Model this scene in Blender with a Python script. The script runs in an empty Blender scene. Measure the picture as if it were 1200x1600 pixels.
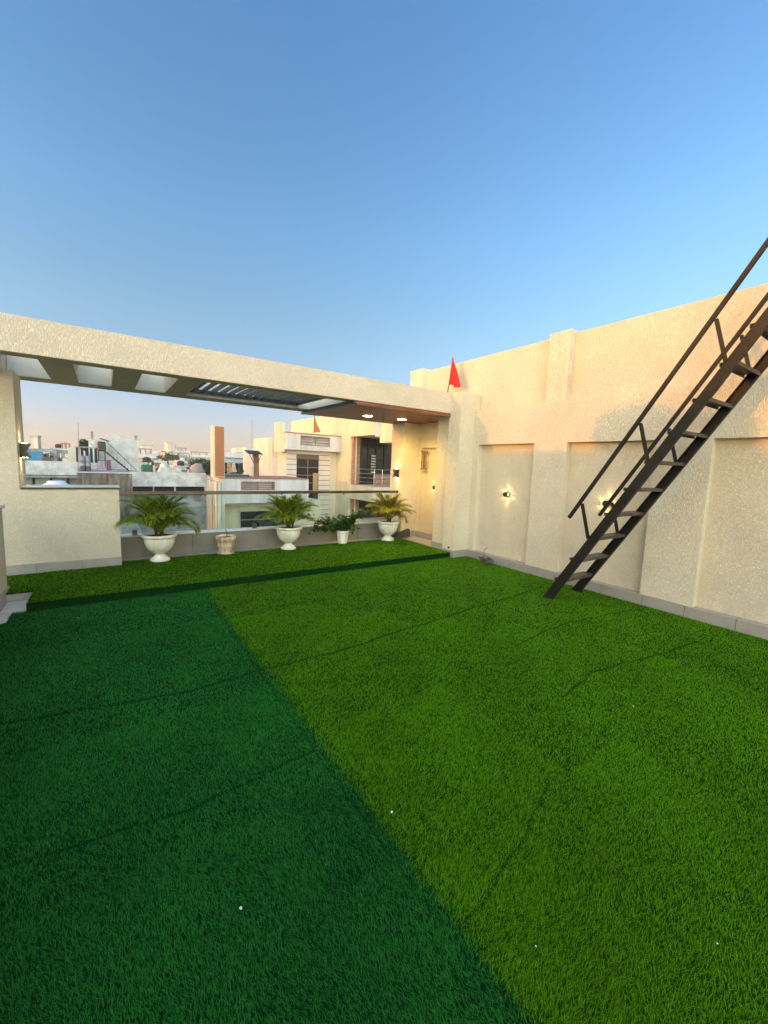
import bpy, bmesh, math, random
import numpy as np
from mathutils import Vector, Matrix, noise
random.seed(7)
rng = np.random.default_rng(7)
sc = bpy.context.scene
COL = sc.collection
R = math.radians

# ---------------------------------------------------------------- camera
cam_d = bpy.data.cameras.new('camera'); cam = bpy.data.objects.new('camera', cam_d); COL.objects.link(cam)
cam_d.sensor_fit = 'HORIZONTAL'; cam_d.sensor_width = 36.0; cam_d.lens = 36.0 * 637.75 / 1200.0
cam_d.clip_start = 0.05; cam_d.clip_end = 5000
rt = Vector((.82543582, -.56325391, .03742646)); up = Vector((.03297598, .11430057, .99289877)); fw = Vector((.56353198, .81834004, -.11292163))
M = Matrix((rt, up, -fw)).transposed().to_4x4(); M.translation = Vector((0, 0, 1.55))
cam.matrix_world = M
sc.camera = cam

# ---------------------------------------------------------------- sky, sun, exposure
SUN = Vector((-1, .085, .100)).normalized()          # towards the sun
world = bpy.data.worlds.new('World'); sc.world = world; world.use_nodes = True
wn = world.node_tree.nodes; wl = world.node_tree.links
bg = wn['Background']
sky = wn.new('ShaderNodeTexSky'); sky.sky_type = 'NISHITA'; sky.sun_disc = False
sky.sun_elevation = math.asin(SUN.z); sky.sun_rotation = math.atan2(SUN.x, SUN.y)
sky.altitude = 300; sky.air_density = 1.0; sky.dust_density = 0.6; sky.ozone_density = 1.0
# the camera's white balance and the hazy evening air: a tint by height above the horizon, then mixed by direction
tc = wn.new('ShaderNodeTexCoord'); sep = wn.new('ShaderNodeSeparateXYZ'); wl.new(tc.outputs['Generated'], sep.inputs[0])
rmp = wn.new('ShaderNodeValToRGB'); wl.new(sep.outputs[2], rmp.inputs[0])
el = rmp.color_ramp.elements; STOPS = [(0.0, (.195, .220, .52)), (.05, (.212, .202, .355)), (.16, (.228, .242, .315)), (.30, (.240, .290, .350)), (.45, (.240, .332, .430)), (.75, (.205, .330, .475))]
el[0].position = STOPS[0][0]; el[0].color = (*STOPS[0][1], 1); el[1].position = STOPS[-1][0]; el[1].color = (*STOPS[-1][1], 1)
for ps, c in STOPS[1:-1]: e_ = el.new(ps); e_.color = (*c, 1)
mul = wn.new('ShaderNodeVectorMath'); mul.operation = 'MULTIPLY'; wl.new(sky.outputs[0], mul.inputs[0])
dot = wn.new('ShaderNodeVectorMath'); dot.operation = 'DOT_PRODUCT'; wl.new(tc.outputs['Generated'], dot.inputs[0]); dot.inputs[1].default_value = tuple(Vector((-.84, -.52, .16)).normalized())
west_fill = wn.new('ShaderNodeMapRange'); west_fill.interpolation_type = 'SMOOTHSTEP'; west_fill.inputs[1].default_value = -.22; west_fill.inputs[2].default_value = .75; wl.new(dot.outputs['Value'], west_fill.inputs[0])
tint = wn.new('ShaderNodeMix'); tint.data_type = 'RGBA'; tint.inputs[7].default_value = (2.8, 2.22, 1.70, 1); wl.new(west_fill.outputs[0], tint.inputs[0]); wl.new(rmp.outputs[0], tint.inputs[6])  # added fill: unseen southwest sky made brighter and warmer to lift shaded walls
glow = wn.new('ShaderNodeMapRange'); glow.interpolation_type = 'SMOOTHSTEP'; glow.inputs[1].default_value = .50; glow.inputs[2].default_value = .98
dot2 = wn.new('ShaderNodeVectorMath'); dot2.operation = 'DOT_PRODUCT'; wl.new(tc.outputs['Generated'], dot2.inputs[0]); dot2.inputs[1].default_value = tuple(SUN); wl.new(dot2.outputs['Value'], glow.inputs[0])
tin2 = wn.new('ShaderNodeMix'); tin2.data_type = 'RGBA'; tin2.inputs[7].default_value = (.46, .34, .22, 1); wl.new(glow.outputs[0], tin2.inputs[0]); wl.new(tint.outputs[2], tin2.inputs[6])  # tint pulled down again towards the sun
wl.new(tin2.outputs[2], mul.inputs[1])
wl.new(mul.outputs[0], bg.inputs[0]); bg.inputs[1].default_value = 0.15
sun_d = bpy.data.lights.new('sun', 'SUN'); sun = bpy.data.objects.new('sun', sun_d); COL.objects.link(sun)
sun_d.energy = 0.29; sun_d.angle = R(0.5); sun_d.color = (1, .32, .0)
sun.rotation_euler = SUN.to_track_quat('Z', 'Y').to_euler(); sun.location = (-6, 0, 8)
sc.view_settings.view_transform = 'Standard'; sc.view_settings.look = 'None'; sc.view_settings.gamma = 1
sc.view_settings.use_curve_mapping = False
sc.view_settings.exposure = 2.9
sc.render.engine = 'CYCLES'
sc.cycles.use_denoising = True
sc.cycles.max_bounces = 8; sc.cycles.diffuse_bounces = 6; sc.cycles.transparent_max_bounces = 8
sc.cycles.sample_clamp_indirect = 8

HAZE = .0011
sc.cycles.volume_bounces = 1

# ---------------------------------------------------------------- helpers
ORG = {}
def tag(o, label=None, cat=None, group=None, kind=None):
    if label: o['label'] = label
    if cat: o['category'] = cat
    if group: o['group'] = group
    if kind: o['kind'] = kind
    return o

def thing(name, label, cat, loc=(0, 0, 0), group=None):
    o = bpy.data.objects.new(name, None); COL.objects.link(o); o.location = loc; o.empty_display_size = .1
    ORG[o] = Vector(loc)
    return tag(o, label, cat, group)

class MB:
    """collects shapes in world coordinates; build() links them as one mesh object"""
    def __init__(s): s.v = []; s.f = []; s.smooth = False
    def quad(s, a, b, c, d):
        i = len(s.v); s.v += [tuple(a), tuple(b), tuple(c), tuple(d)]; s.f.append((i, i+1, i+2, i+3)); return s
    def box(s, x0, x1, y0, y1, z0, z1):
        return s.hexa([(x0,y0,z0),(x1,y0,z0),(x1,y1,z0),(x0,y1,z0),(x0,y0,z1),(x1,y0,z1),(x1,y1,z1),(x0,y1,z1)])
    def hexa(s, p):
        i = len(s.v); s.v += [tuple(q) for q in p]
        s.f += [(i,i+3,i+2,i+1),(i+4,i+5,i+6,i+7),(i,i+1,i+5,i+4),(i+1,i+2,i+6,i+5),(i+2,i+3,i+7,i+6),(i+3,i,i+4,i+7)]
        return s
    def bevbox(s, x0, x1, y0, y1, z0, z1, b=.006):
        bm = bmesh.new(); bmesh.ops.create_cube(bm, size=1)
        for v in bm.verts:
            v.co = Vector(((x0+x1)/2 + v.co.x*(x1-x0), (y0+y1)/2 + v.co.y*(y1-y0), (z0+z1)/2 + v.co.z*(z1-z0)))
        bmesh.ops.bevel(bm, geom=bm.edges[:], offset=b, segments=1, affect='EDGES')
        return s.frombm(bm)
    def frombm(s, bm):
        i = len(s.v); bm.verts.index_update()
        s.v += [tuple(v.co) for v in bm.verts]; s.f += [tuple(v.index + i for v in f.verts) for f in bm.faces]; bm.free(); return s
    def bar(s, a, b, w, h=None, upv=(0, 0, 1)):
        a = Vector(a); b = Vector(b); h = w if h is None else h
        d = (b-a).normalized(); u = Vector(upv)
        x = d.cross(u)
        if x.length < 1e-4: x = d.cross(Vector((1, 0, 0)))
        x.normalize(); y = x.cross(d).normalized(); x = x*w/2; y = y*h/2
        return s.hexa([a-x-y, a+x-y, a+x+y, a-x+y, b-x-y, b+x-y, b+x+y, b-x+y])
    def tube(s, pts, rad, n=8):
        pts = [Vector(p) for p in pts]; rr = rad if isinstance(rad, (list, tuple)) else [rad]*len(pts)
        i0 = len(s.v)
        for k, p in enumerate(pts):
            d = (pts[min(k+1, len(pts)-1)] - pts[max(k-1, 0)]).normalized()
            x = d.cross(Vector((0, 0, 1)));
            if x.length < 1e-3: x = Vector((1, 0, 0))
            x.normalize(); y = d.cross(x).normalized()
            for j in range(n):
                a = 2*math.pi*j/n; s.v.append(tuple(p + (x*math.cos(a) + y*math.sin(a))*rr[k]))
        for k in range(len(pts)-1):
            for j in range(n):
                a = i0+k*n+j; b = i0+k*n+(j+1) % n; s.f.append((a, b, b+n, a+n))
        s.f.append(tuple(i0+j for j in range(n))[::-1]); s.f.append(tuple(i0+(len(pts)-1)*n+j for j in range(n)))
        return s
    def lathe(s, c, prof, n=32, rib=0, ribz=(0, 0), cap=True):
        i0 = len(s.v)
        for (r, z) in prof:
            for j in range(n):
                a = 2*math.pi*j/n; q = r
                if rib and ribz[0] < z < ribz[1]: q = r*(1 + .035*abs(math.sin(rib*a/2)) - .02)
                s.v.append((c[0]+q*math.cos(a), c[1]+q*math.sin(a), c[2]+z))
        for k in range(len(prof)-1):
            for j in range(n):
                a = i0+k*n+j; b = i0+k*n+(j+1) % n; s.f.append((a, b, b+n, a+n))
        if cap:
            s.f.append(tuple(i0+j for j in range(n))[::-1]); s.f.append(tuple(i0+(len(prof)-1)*n+j for j in range(n)))
        return s
    def build(s, name, mat, parent=None, smooth=False, **kw):
        o_ = ORG[parent] if parent else Vector((0, 0, 0))
        me = bpy.data.meshes.new(name)
        me.from_pydata([(v[0]-o_.x, v[1]-o_.y, v[2]-o_.z) for v in s.v], [], s.f); me.update()
        if smooth: me.polygons.foreach_set('use_smooth', [True]*len(me.polygons))
        me.materials.append(mat)
        o = bpy.data.objects.new(name, me); COL.objects.link(o)
        if parent: o.parent = parent
        ORG[o] = o_.copy()
        return tag(o, **kw)

def nt(name):
    m = bpy.data.materials.new(name); m.use_nodes = True; n = m.node_tree.nodes; return m, n, m.node_tree.links, n['Principled BSDF']

def plain(name, col, rough=.6, metal=0, spec=.5, emit=None, es=0, var=0, scale=6, bump=0, bscale=60, stain=None, streak=0):
    """a base colour with uneven wear, an optional fine relief, and optional run-down stains"""
    m, n, l, p = nt(name)
    p.inputs['Base Color'].default_value = (*col, 1); p.inputs['Roughness'].default_value = rough
    p.inputs['Metallic'].default_value = metal; p.inputs['Specular IOR Level'].default_value = spec
    if emit: p.inputs['Emission Color'].default_value = (*emit, 1); p.inputs['Emission Strength'].default_value = es
    g = n.new('ShaderNodeNewGeometry')
    last = None
    if var:
        t = n.new('ShaderNodeTexNoise'); t.inputs['Scale'].default_value = scale; t.inputs['Detail'].default_value = 6; t.inputs['Roughness'].default_value = .65
        l.new(g.outputs['Position'], t.inputs['Vector'])
        r = n.new('ShaderNodeMapRange'); r.inputs[1].default_value = .3; r.inputs[2].default_value = .7; r.inputs[3].default_value = 1-var; r.inputs[4].default_value = 1+var*.6
        l.new(t.outputs[0], r.inputs[0])
        x = n.new('ShaderNodeVectorMath'); x.operation = 'SCALE'; x.inputs[0].default_value = col
        l.new(r.outputs[0], x.inputs['Scale']); last = x.outputs[0]
        l.new(last, p.inputs['Base Color'])
    if stain:
        mp = n.new('ShaderNodeMapping'); mp.inputs['Scale'].default_value = (streak, streak, streak*.07) if streak else (2, 2, 2)
        l.new(g.outputs['Position'], mp.inputs[0])
        t = n.new('ShaderNodeTexNoise'); t.inputs['Scale'].default_value = 1.0; t.inputs['Detail'].default_value = 8; t.inputs['Roughness'].default_value = .7
        l.new(mp.outputs[0], t.inputs['Vector'])
        r = n.new('ShaderNodeMapRange'); r.inputs[1].default_value = .44; r.inputs[2].default_value = .60; r.inputs[4].default_value = .85
        l.new(t.outputs[0], r.inputs[0])
        mx = n.new('ShaderNodeMix'); mx.data_type = 'RGBA'; mx.inputs[7].default_value = (*stain, 1)
        if last: l.new(last, mx.inputs[6])
        else: mx.inputs[6].default_value = (*col, 1)
        l.new(r.outputs[0], mx.inputs[0]); l.new(mx.outputs[2], p.inputs['Base Color'])
    if bump:
        t2 = n.new('ShaderNodeTexNoise'); t2.inputs['Scale'].default_value = bscale; t2.inputs['Detail'].default_value = 5
        l.new(g.outputs['Position'], t2.inputs['Vector'])
        b = n.new('ShaderNodeBump'); b.inputs['Strength'].default_value = 1; b.inputs['Distance'].default_value = bump
        l.new(t2.outputs[0], b.inputs['Height']); l.new(b.outputs[0], p.inputs['Normal'])
    return m

def stucco(name, col, comb=False, dist=.0040):
    m, n, l, p = nt(name)
    p.inputs['Roughness'].default_value = .9; p.inputs['Specular IOR Level'].default_value = .2
    g = n.new('ShaderNodeNewGeometry')
    mp = n.new('ShaderNodeMapping'); l.new(g.outputs['Position'], mp.inputs[0])
    mp.inputs['Scale'].default_value = (1, 1, .17) if comb else (1, 1, 1)
    t = n.new('ShaderNodeTexNoise'); t.inputs['Scale'].default_value = 150 if comb else 82; t.inputs['Detail'].default_value = 4
    t.inputs['Roughness'].default_value = .6; t.inputs['Distortion'].default_value = .3 if comb else 1.6
    l.new(mp.outputs[0], t.inputs['Vector'])
    r = n.new('ShaderNodeMapRange'); r.interpolation_type = 'SMOOTHSTEP'; r.inputs[1].default_value = .40; r.inputs[2].default_value = .58
    l.new(t.outputs[0], r.inputs[0])
    t3 = n.new('ShaderNodeTexNoise'); t3.inputs['Scale'].default_value = 240; t3.inputs['Detail'].default_value = 3; l.new(g.outputs['Position'], t3.inputs['Vector'])
    ad = n.new('ShaderNodeMath'); ad.operation = 'MULTIPLY_ADD'; ad.inputs[1].default_value = .35; l.new(t3.outputs[0], ad.inputs[0]); l.new(r.outputs[0], ad.inputs[2])
    b = n.new('ShaderNodeBump'); b.inputs['Strength'].default_value = 1; b.inputs['Distance'].default_value = dist
    l.new(ad.outputs[0], b.inputs['Height']); l.new(b.outputs[0], p.inputs['Normal'])
    t2 = n.new('ShaderNodeTexNoise'); t2.inputs['Scale'].default_value = 1.3; t2.inputs['Detail'].default_value = 7; t2.inputs['Roughness'].default_value = .7
    l.new(g.outputs['Position'], t2.inputs['Vector'])
    r2 = n.new('ShaderNodeMapRange'); r2.inputs[1].default_value = .3; r2.inputs[2].default_value = .7; r2.inputs[3].default_value = .88; r2.inputs[4].default_value = 1.06
    l.new(t2.outputs[0], r2.inputs[0])
    r3 = n.new('ShaderNodeMapRange'); r3.inputs[3].default_value = .87; r3.inputs[4].default_value = 1.03; l.new(r.outputs[0], r3.inputs[0])
    mu = n.new('ShaderNodeMath'); mu.operation = 'MULTIPLY'; l.new(r2.outputs[0], mu.inputs[0]); l.new(r3.outputs[0], mu.inputs[1])
    x = n.new('ShaderNodeVectorMath'); x.operation = 'SCALE'; x.inputs[0].default_value = col
    l.new(mu.outputs[0], x.inputs['Scale']); l.new(x.outputs[0], p.inputs['Base Color'])
    return m

def glass(name, tint=(.9, .96, .95), alpha=.03, rough=.02):
    m, n, l, p = nt(name)
    tr = n.new('ShaderNodeBsdfTransparent'); tr.inputs[0].default_value = (*tint, 1)
    gl = n.new('ShaderNodeBsdfGlossy'); gl.inputs['Roughness'].default_value = rough
    fr = n.new('ShaderNodeFresnel'); fr.inputs[0].default_value = 1.5
    ad = n.new('ShaderNodeMath'); ad.operation = 'ADD'; ad.inputs[1].default_value = alpha; l.new(fr.outputs[0], ad.inputs[0])
    mx = n.new('ShaderNodeMixShader'); l.new(ad.outputs[0], mx.inputs[0]); l.new(tr.outputs[0], mx.inputs[1]); l.new(gl.outputs[0], mx.inputs[2])
    l.new(mx.outputs[0], n['Material Output'].inputs[0])
    return m

def wood(name, col):
    m, n, l, p = nt(name)
    g = n.new('ShaderNodeNewGeometry'); mp = n.new('ShaderNodeMapping'); mp.inputs['Scale'].default_value = (.8, 9, 9)
    l.new(g.outputs['Position'], mp.inputs[0])
    t = n.new('ShaderNodeTexNoise'); t.inputs['Scale'].default_value = 2.2; t.inputs['Detail'].default_value = 7; t.inputs['Distortion'].default_value = 1.2
    l.new(mp.outputs[0], t.inputs['Vector'])
    r = n.new('ShaderNodeValToRGB'); r.color_ramp.elements[0].position = .3; r.color_ramp.elements[1].position = .72
    r.color_ramp.elements[0].color = (col[0]*.5, col[1]*.45, col[2]*.4, 1); r.color_ramp.elements[1].color = (col[0]*1.35, col[1]*1.35, col[2]*1.3, 1)
    l.new(t.outputs[0], r.inputs[0]); l.new(r.outputs[0], p.inputs['Base Color']); p.inputs['Roughness'].default_value = .5
    return m

CREAM = (.86, .75, .59)
m_worm = stucco('stucco_swirl', CREAM); m_comb = stucco('stucco_combed', (.84, .745, .595), True)
m_beam = stucco('stucco_beam', (.85, .71, .565), True)
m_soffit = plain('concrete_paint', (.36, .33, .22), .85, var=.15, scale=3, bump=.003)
m_skylt = plain('skylight_plaster', (.66, .65, .60), .85, var=.08, scale=8, bump=.003)
m_tile = plain('grey_tile', (.34, .31, .29), .35, var=.10, scale=9, bump=.0006, bscale=150)
m_ptile = plain('parapet_tile', (.20, .185, .165), .4, var=.18, scale=4, bump=.0008, bscale=90)
m_marble = plain('white_marble', (.62, .60, .56), .3, var=.10, scale=12)
m_grout = plain('dark_gap', (.05, .047, .043), .9)
m_floor = plain('floor_cement', (.40, .37, .34), .8, var=.2, scale=8, bump=.002)
m_black = plain('black_metal', (.012, .012, .013), .35, var=.3, scale=20)
m_stair = plain('stair_paint', (.008, .007, .0065), .5, spec=.22, var=.35, scale=9, stain=(.022, .017, .013), bump=.0006, bscale=120)
m_louv = plain('louvre_metal', (.022, .026, .03), .4, var=.2)
m_steel = plain('brushed_steel', (.15, .13, .115), .28, metal=1, var=.3, scale=3)
m_chrome = plain('chrome', (.6, .6, .6), .15, metal=1)
m_wood = wood('laminate_wood', (.24, .085, .035))
m_glass = glass('clear_glass')
m_pot = plain('painted_pot', (.82, .80, .73), .5, var=.08, scale=14, stain=(.62, .57, .44), streak=9, bump=.002, bscale=70)
m_pot_old = plain('weathered_pot', (.72, .62, .46), .7, var=.2, scale=18, stain=(.33, .17, .07), streak=7, bump=.004, bscale=60)
m_soil = plain('soil', (.045, .022, .014), .95, var=.4, scale=50, bump=.01, bscale=60)
m_red = plain('red_cloth', (.55, .012, .010), .8, var=.15, scale=20)
m_lit = plain('lamp_light', (1, .9, .6), .5, emit=(1, .80, .35), es=9)
m_white = plain('white_paint', (.68, .66, .62), .7, var=.10, scale=3, bump=.002)
m_paper = plain('paper_scrap', (.75, .74, .72), .8)

def leafmat(name, c0, c1, trans=.35, rough=.45, spec=.25):
    m, n, l, p = nt(name)
    at = n.new('ShaderNodeAttribute'); at.attribute_name = 'tone'
    mx = n.new('ShaderNodeMix'); mx.data_type = 'RGBA'; mx.inputs[6].default_value = (*c0, 1); mx.inputs[7].default_value = (*c1, 1)
    l.new(at.outputs['Fac'], mx.inputs[0]); l.new(mx.outputs[2], p.inputs['Base Color']); p.inputs['Roughness'].default_value = rough
    p.inputs['Specular IOR Level'].default_value = spec
    if trans:
        td = n.new('ShaderNodeBsdfTranslucent'); l.new(mx.outputs[2], td.inputs[0])
        ms = n.new('ShaderNodeMixShader'); ms.inputs[0].default_value = trans
        l.new(p.outputs[0], ms.inputs[1]); l.new(td.outputs[0], ms.inputs[2]); l.new(ms.outputs[0], n['Material Output'].inputs[0])
    return m
m_turf_bright = leafmat('turf_bright', (.022, .070, .002), (.155, .405, .004), .3, .7, .05)
m_turf_dark = leafmat('turf_dark', (.004, .042, .006), (.040, .285, .034), .3, .7, .05)
m_turf_base_b = plain('turf_backing_bright', (.012, .045, .004), .9, spec=0, var=.3, scale=60)
m_turf_base_d = plain('turf_backing_dark', (.004, .028, .008), .9, spec=0, var=.3, scale=60)
m_palm = leafmat('palm_leaf', (.05, .11, .006), (.36, .44, .022), .35, .4)
m_bush = leafmat('bush_leaf', (.010, .045, .008), (.045, .13, .020), .25, .35)
m_tree = leafmat('tree_leaf', (.012, .03, .008), (.05, .085, .022), .2, .6)

# ================================================================= THE TERRACE
# --- floor, platform
MB().box(-1.3, 5.6, -5, 7.3, -.33, -.03).build('terrace_floor', m_floor, kind='structure')
pf = MB().box(-.68, 5.5, 5.20, 6.95, -.028, .06).box(-1.3, -.682, 5.62, 6.5, -.028, .06)
pf.build('raised_platform', m_floor, kind='structure')

# --- artificial turf: real blades
def turf(name, mat, base_mat, rects, z, lean, ln, dens, label, base_boxes, clump=.6, holes=None, vertical=None):
    """blades as bent strips; dens(d) blades per square metre by distance; lean = preferred lean direction"""
    P = []
    for (x0, x1, y0, y1) in rects:
        step = .5
        for gx in np.arange(x0, x1, step):
            for gy in np.arange(y0, y1, step):
                w = min(step, x1-gx); h = min(step, y1-gy); d = math.dist((gx+w/2, gy+h/2, z), (0, 0, 1.55))
                k = int(dens(d)*w*h)
                P.append(np.column_stack([gx+rng.random(k)*w, gy+rng.random(k)*h, np.full(k, d)]))
    P = np.vstack(P)
    if holes is not None: P = P[~holes(P)]
    N = len(P); P[:, :2] += rng.normal(0, .010, (N, 2)); P[:, 0] += np.where(np.abs(P[:, 0]-.96) < .06, rng.normal(0, .020, N), 0)*(z < 0); x, y, d = P.T
    # slow wander of the lean direction and of the pile height
    a = .10*np.sin(x*2.1+1.3*np.sin(y*1.7)) + .10*np.sin(y*3.3+x*1.1+2) + .3*np.sin(x*11+3*np.sin(y*8)) + rng.normal(0, clump, N)
    ld = np.arctan2(lean[1], lean[0]) + a
    amt = np.clip(rng.normal(.75, .22, N), .1, 1.2)
    L = ln*(rng.uniform(.7, 1.25, N))*(1+.12*np.sin(x*13+3*np.sin(y*5))*np.sin(y*11))
    W = .0004 + .0010*np.clip(d/3, .6, 2.6)
    # creases between and across the rolls: blades there lie lower
    cr = np.ones(N); cx_ = x + .010*np.sin(y*6+1); cy_ = y + .012*np.sin(x*5) + .005*np.sin(x*17+y*9)
    for (pts, wd) in CREASES:
        for (p, q) in zip(pts[:-1], pts[1:]):
            p = np.array(p); q = np.array(q); v = q-p; t = np.clip(((cx_-p[0])*v[0]+(cy_-p[1])*v[1])/(v@v), 0, 1)
            dd = np.hypot(cx_-p[0]-t*v[0], cy_-p[1]-t*v[1]); cr = np.minimum(cr, np.clip((dd-wd*.25)/(wd*1.3), .46, 1))
    L = L*cr
    dx, dy = np.cos(ld), np.sin(ld)
    wa = ld + np.pi/2 + rng.normal(0, .5, N); wx, wy = np.cos(wa)*W, np.sin(wa)*W
    hx = amt*L*.5
    z0 = np.full(N, z-.004)
    v = np.empty((N, 5, 3))
    v[:, 0] = np.column_stack([x-wx, y-wy, z0]); v[:, 1] = np.column_stack([x+wx, y+wy, z0])
    mx_, my_, mz = x+dx*hx*.55, y+dy*hx*.55, z0+L*.52
    v[:, 2] = np.column_stack([mx_+wx*.8, my_+wy*.8, mz]); v[:, 3] = np.column_stack([mx_-wx*.8, my_-wy*.8, mz])
    v[:, 4] = np.column_stack([x+dx*hx*1.9, y+dy*hx*1.9, z0+L*(.86-.30*amt)])
    me = bpy.data.meshes.new(name)
    me.vertices.add(N*5); me.vertices.foreach_set('co', v.reshape(-1))
    b = (np.arange(N)*5)[:, None]
    lv = np.hstack([b+np.array([0, 1, 2, 3]), b+np.array([3, 2, 4])]).reshape(-1)
    me.loops.add(N*7); me.loops.foreach_set('vertex_index', lv.astype(np.int32))
    ls = np.empty((N, 2), np.int32); ls[:, 0] = np.arange(N)*7; ls[:, 1] = ls[:, 0]+4
    me.polygons.add(N*2); me.polygons.foreach_set('loop_start', ls.reshape(-1))
    at = me.attributes.new('tone', 'FLOAT', 'POINT')
    slow = .03*np.sin(x*1.9+y*2.7)+.04*np.sin(x*5.1-y*4.3)
    tone = np.clip(rng.beta(2, 2.4, N)+slow, 0, 1)
    tt = np.repeat(tone[:, None], 5, 1); tt[:, :2] *= .45; tt[:, 4] = np.clip(tt[:, 4]*1.15, 0, 1)
    at.data.foreach_set('value', tt.reshape(-1).astype(np.float32))
    me.materials.append(mat); me.materials.append(base_mat)
    me.update(calc_edges=True)
    # the woven backing belongs to the same sheet
    o = bpy.data.objects.new(name, me); COL.objects.link(o); tag(o, label, 'artificial turf', None, 'stuff')
    mb = MB()
    for q in base_boxes: mb.box(*q)
    root_o = o; ORG[o] = Vector((0, 0, 0))
    mb.build('backing', base_mat, o, kind='stuff')
    return o, N

CREASES = [
    ([(-.9, 3.03), (-.54, 3.02), (0, 2.93), (.447, 2.87), (1.03, 2.89), (1.79, 2.915), (2.98, 3.05), (4.9, 3.22)], .014),
    ([(.92, .80), (1.33, .915), (1.6, 1.0), (1.82, 1.08)], .006),
    ([(2.6, 1.5), (3.09, 1.574), (3.8, 1.47), (4.65, 1.37)], .010),
    ([(1.4, 4.2), (2.5, 4.1), (4.2, 4.25)], .008),
    ([(-.4, 1.9), (.3, 1.85), (.9, 1.88)], .008),
    ([(3.0, 2.2), (4.0, 2.3), (5.2, 2.1)], .008),
]
def dens(d): return 52000 if d < 2.2 else (34000 if d < 3.0 else (19000 if d < 4.5 else 11000))
nb = 0
o, k = turf('artificial_turf', m_turf_dark, m_turf_base_d, [(-.86, .955, .15, 5.19)], -.022, (-.25, 1), .021, dens,
            'deep blue green roll of artificial turf laid beside the brighter roll', [(-.875, .958, -.6, 5.195, -.029, -.022)], .5,
            holes=lambda P: (P[:, 0] < -.87+(P[:, 1]-4.85)*.30)); nb += k
o, k = turf('artificial_turf', m_turf_bright, m_turf_base_b, [(.965, 5.352, .05, 5.19)], -.022, (1, .25), .021, dens,
            'bright yellow green artificial turf reaching the cream wall and the stair feet', [(.962, 5.36, -.6, 5.195, -.029, -.022)], .7); nb += k
m_turf_step_lightened = leafmat('turf_step_lightened', (.03, .10, .003), (.25, .60, .006), .3, .7, .05)  # bright roll's turf, colour lightened to offset the shade under the beam
o, k = turf('artificial_turf', m_turf_step_lightened, m_turf_base_b, [(-.66, 5.03, 5.17, 6.70), (-1.0, -.66, 5.62, 6.44)], .070, (.6, -.7), .021, lambda d: 7500,
            'green artificial turf covering the low platform under the potted plants', [(-.67, 5.04, 5.168, 6.72, .061, .067), (-1.1, -.672, 5.61, 6.47, .061, .067)], .8); nb += k
# turf folded down over the front edge of the platform: blades stick out towards the viewer and droop
def turf_front():
    N = 20000; x = rng.uniform(-.66, 5.2, N); zz = rng.uniform(-.02, .072, N); L = rng.uniform(.018, .034, N)
    a = rng.normal(0, .6, N); W = .0032
    y0 = np.full(N, 5.182)
    v = np.empty((N, 3, 3)); wx = W*np.cos(a*.5)
    v[:, 0] = np.column_stack([x-wx, y0, zz]); v[:, 1] = np.column_stack([x+wx, y0, zz+.001])
    v[:, 2] = np.column_stack([x+np.sin(a)*L*.6, y0-L*.55, zz-L*rng.uniform(.0, .8, N)])
    me = bpy.data.meshes.new('artificial_turf'); me.from_pydata(v.reshape(-1, 3).tolist(), [], (np.arange(N)[:, None]*3+np.arange(3)).tolist())
    at = me.attributes.new('tone', 'FLOAT', 'POINT'); at.data.foreach_set('value', np.repeat(rng.beta(1, 14, N), 3).astype(np.float32))  # low tone: shade on the step front put into the blade colour
    me.materials.append(m_turf_dark); o = bpy.data.objects.new('artificial_turf', me); COL.objects.link(o); ORG[o] = Vector((0, 0, 0))
    tag(o, 'strip of turf folded down over the front edge of the platform, darkened for shade', 'artificial turf', None, 'stuff')
    MB().box(-.675, 5.21, 5.184, 5.196, -.021, .06).build('backing', m_turf_base_d, o, kind='stuff')
turf_front()
print('blades', nb)

# --- boundary wall along the terrace (faces -x), in depth: band and pilasters proud of niches and of the upper wall
XW = 5.38
bw = thing('boundary_wall', 'long cream stuccoed wall with recessed panels behind the black stair', 'wall', (XW, 0, 0))
fr = MB(); fr.box(XW, 5.70, -5, 5.75, 1.97, 2.56)
pil = [(3.35, 3.88), (1.67, 2.22), (-.02, .55), (-1.7, -1.13), (-3.4, -2.8)]
for a, b in pil: fr.box(XW, 5.70, a, b, -.03, 1.97)
fr.box(XW, 5.70, 4.995, 5.75, -.03, 1.97)
fr.build('stucco_band', m_comb, bw)
def niche(a, b, parent, x=XW+.10, x1=5.70, z1=1.97, m=m_worm):
    MB().box(x, x1, a, b, -.03, z1).build('recessed_panel', m, parent)
for a, b in ((3.88, 4.995), (2.22, 3.35), (.55, 1.67), (-1.13, -.02), (-2.8, -1.7)): niche(a, b, bw)
MB().box(XW+.115, 5.70, -5, 7.02, 2.56, 3.49).build('upper_panel', m_worm, bw)
MB().box(XW+.004, XW+.115, 3.43, 3.76, 2.56, 3.52).box(XW+.115, 5.70, 3.43, 3.76, 3.49, 3.52).build('pilaster', m_comb, bw)
MB().box(XW+.004, 5.70, 6.62, 7.04, 3.491, 3.53).box(XW+.004, XW+.115, 6.62, 7.02, 2.84, 3.491).build('pilaster', m_comb, bw)
# skirting tiles
y = 5.30 - .18
tj = [5.12, 4.70, 4.17, 3.64, 3.13, 2.68, 2.18, 1.74, 1.28, .80, .32, -.16, -.64, -1.12, -1.6, -2.1, -2.6, -3.1, -3.6, -4.1]
for a, b in zip(tj[1:], tj[:-1]):
    MB().bevbox(XW-.014+random.uniform(-.001, .001), XW+.10, a+.0025, b-.0025, -.028, .105+random.uniform(-.001, .001), .002).build('skirting_tile', m_tile, bw)
MB().box(XW-.008, XW+.09, -4.1, 5.118, -.028, .102).build('tile_bedding', m_grout, bw)

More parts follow.
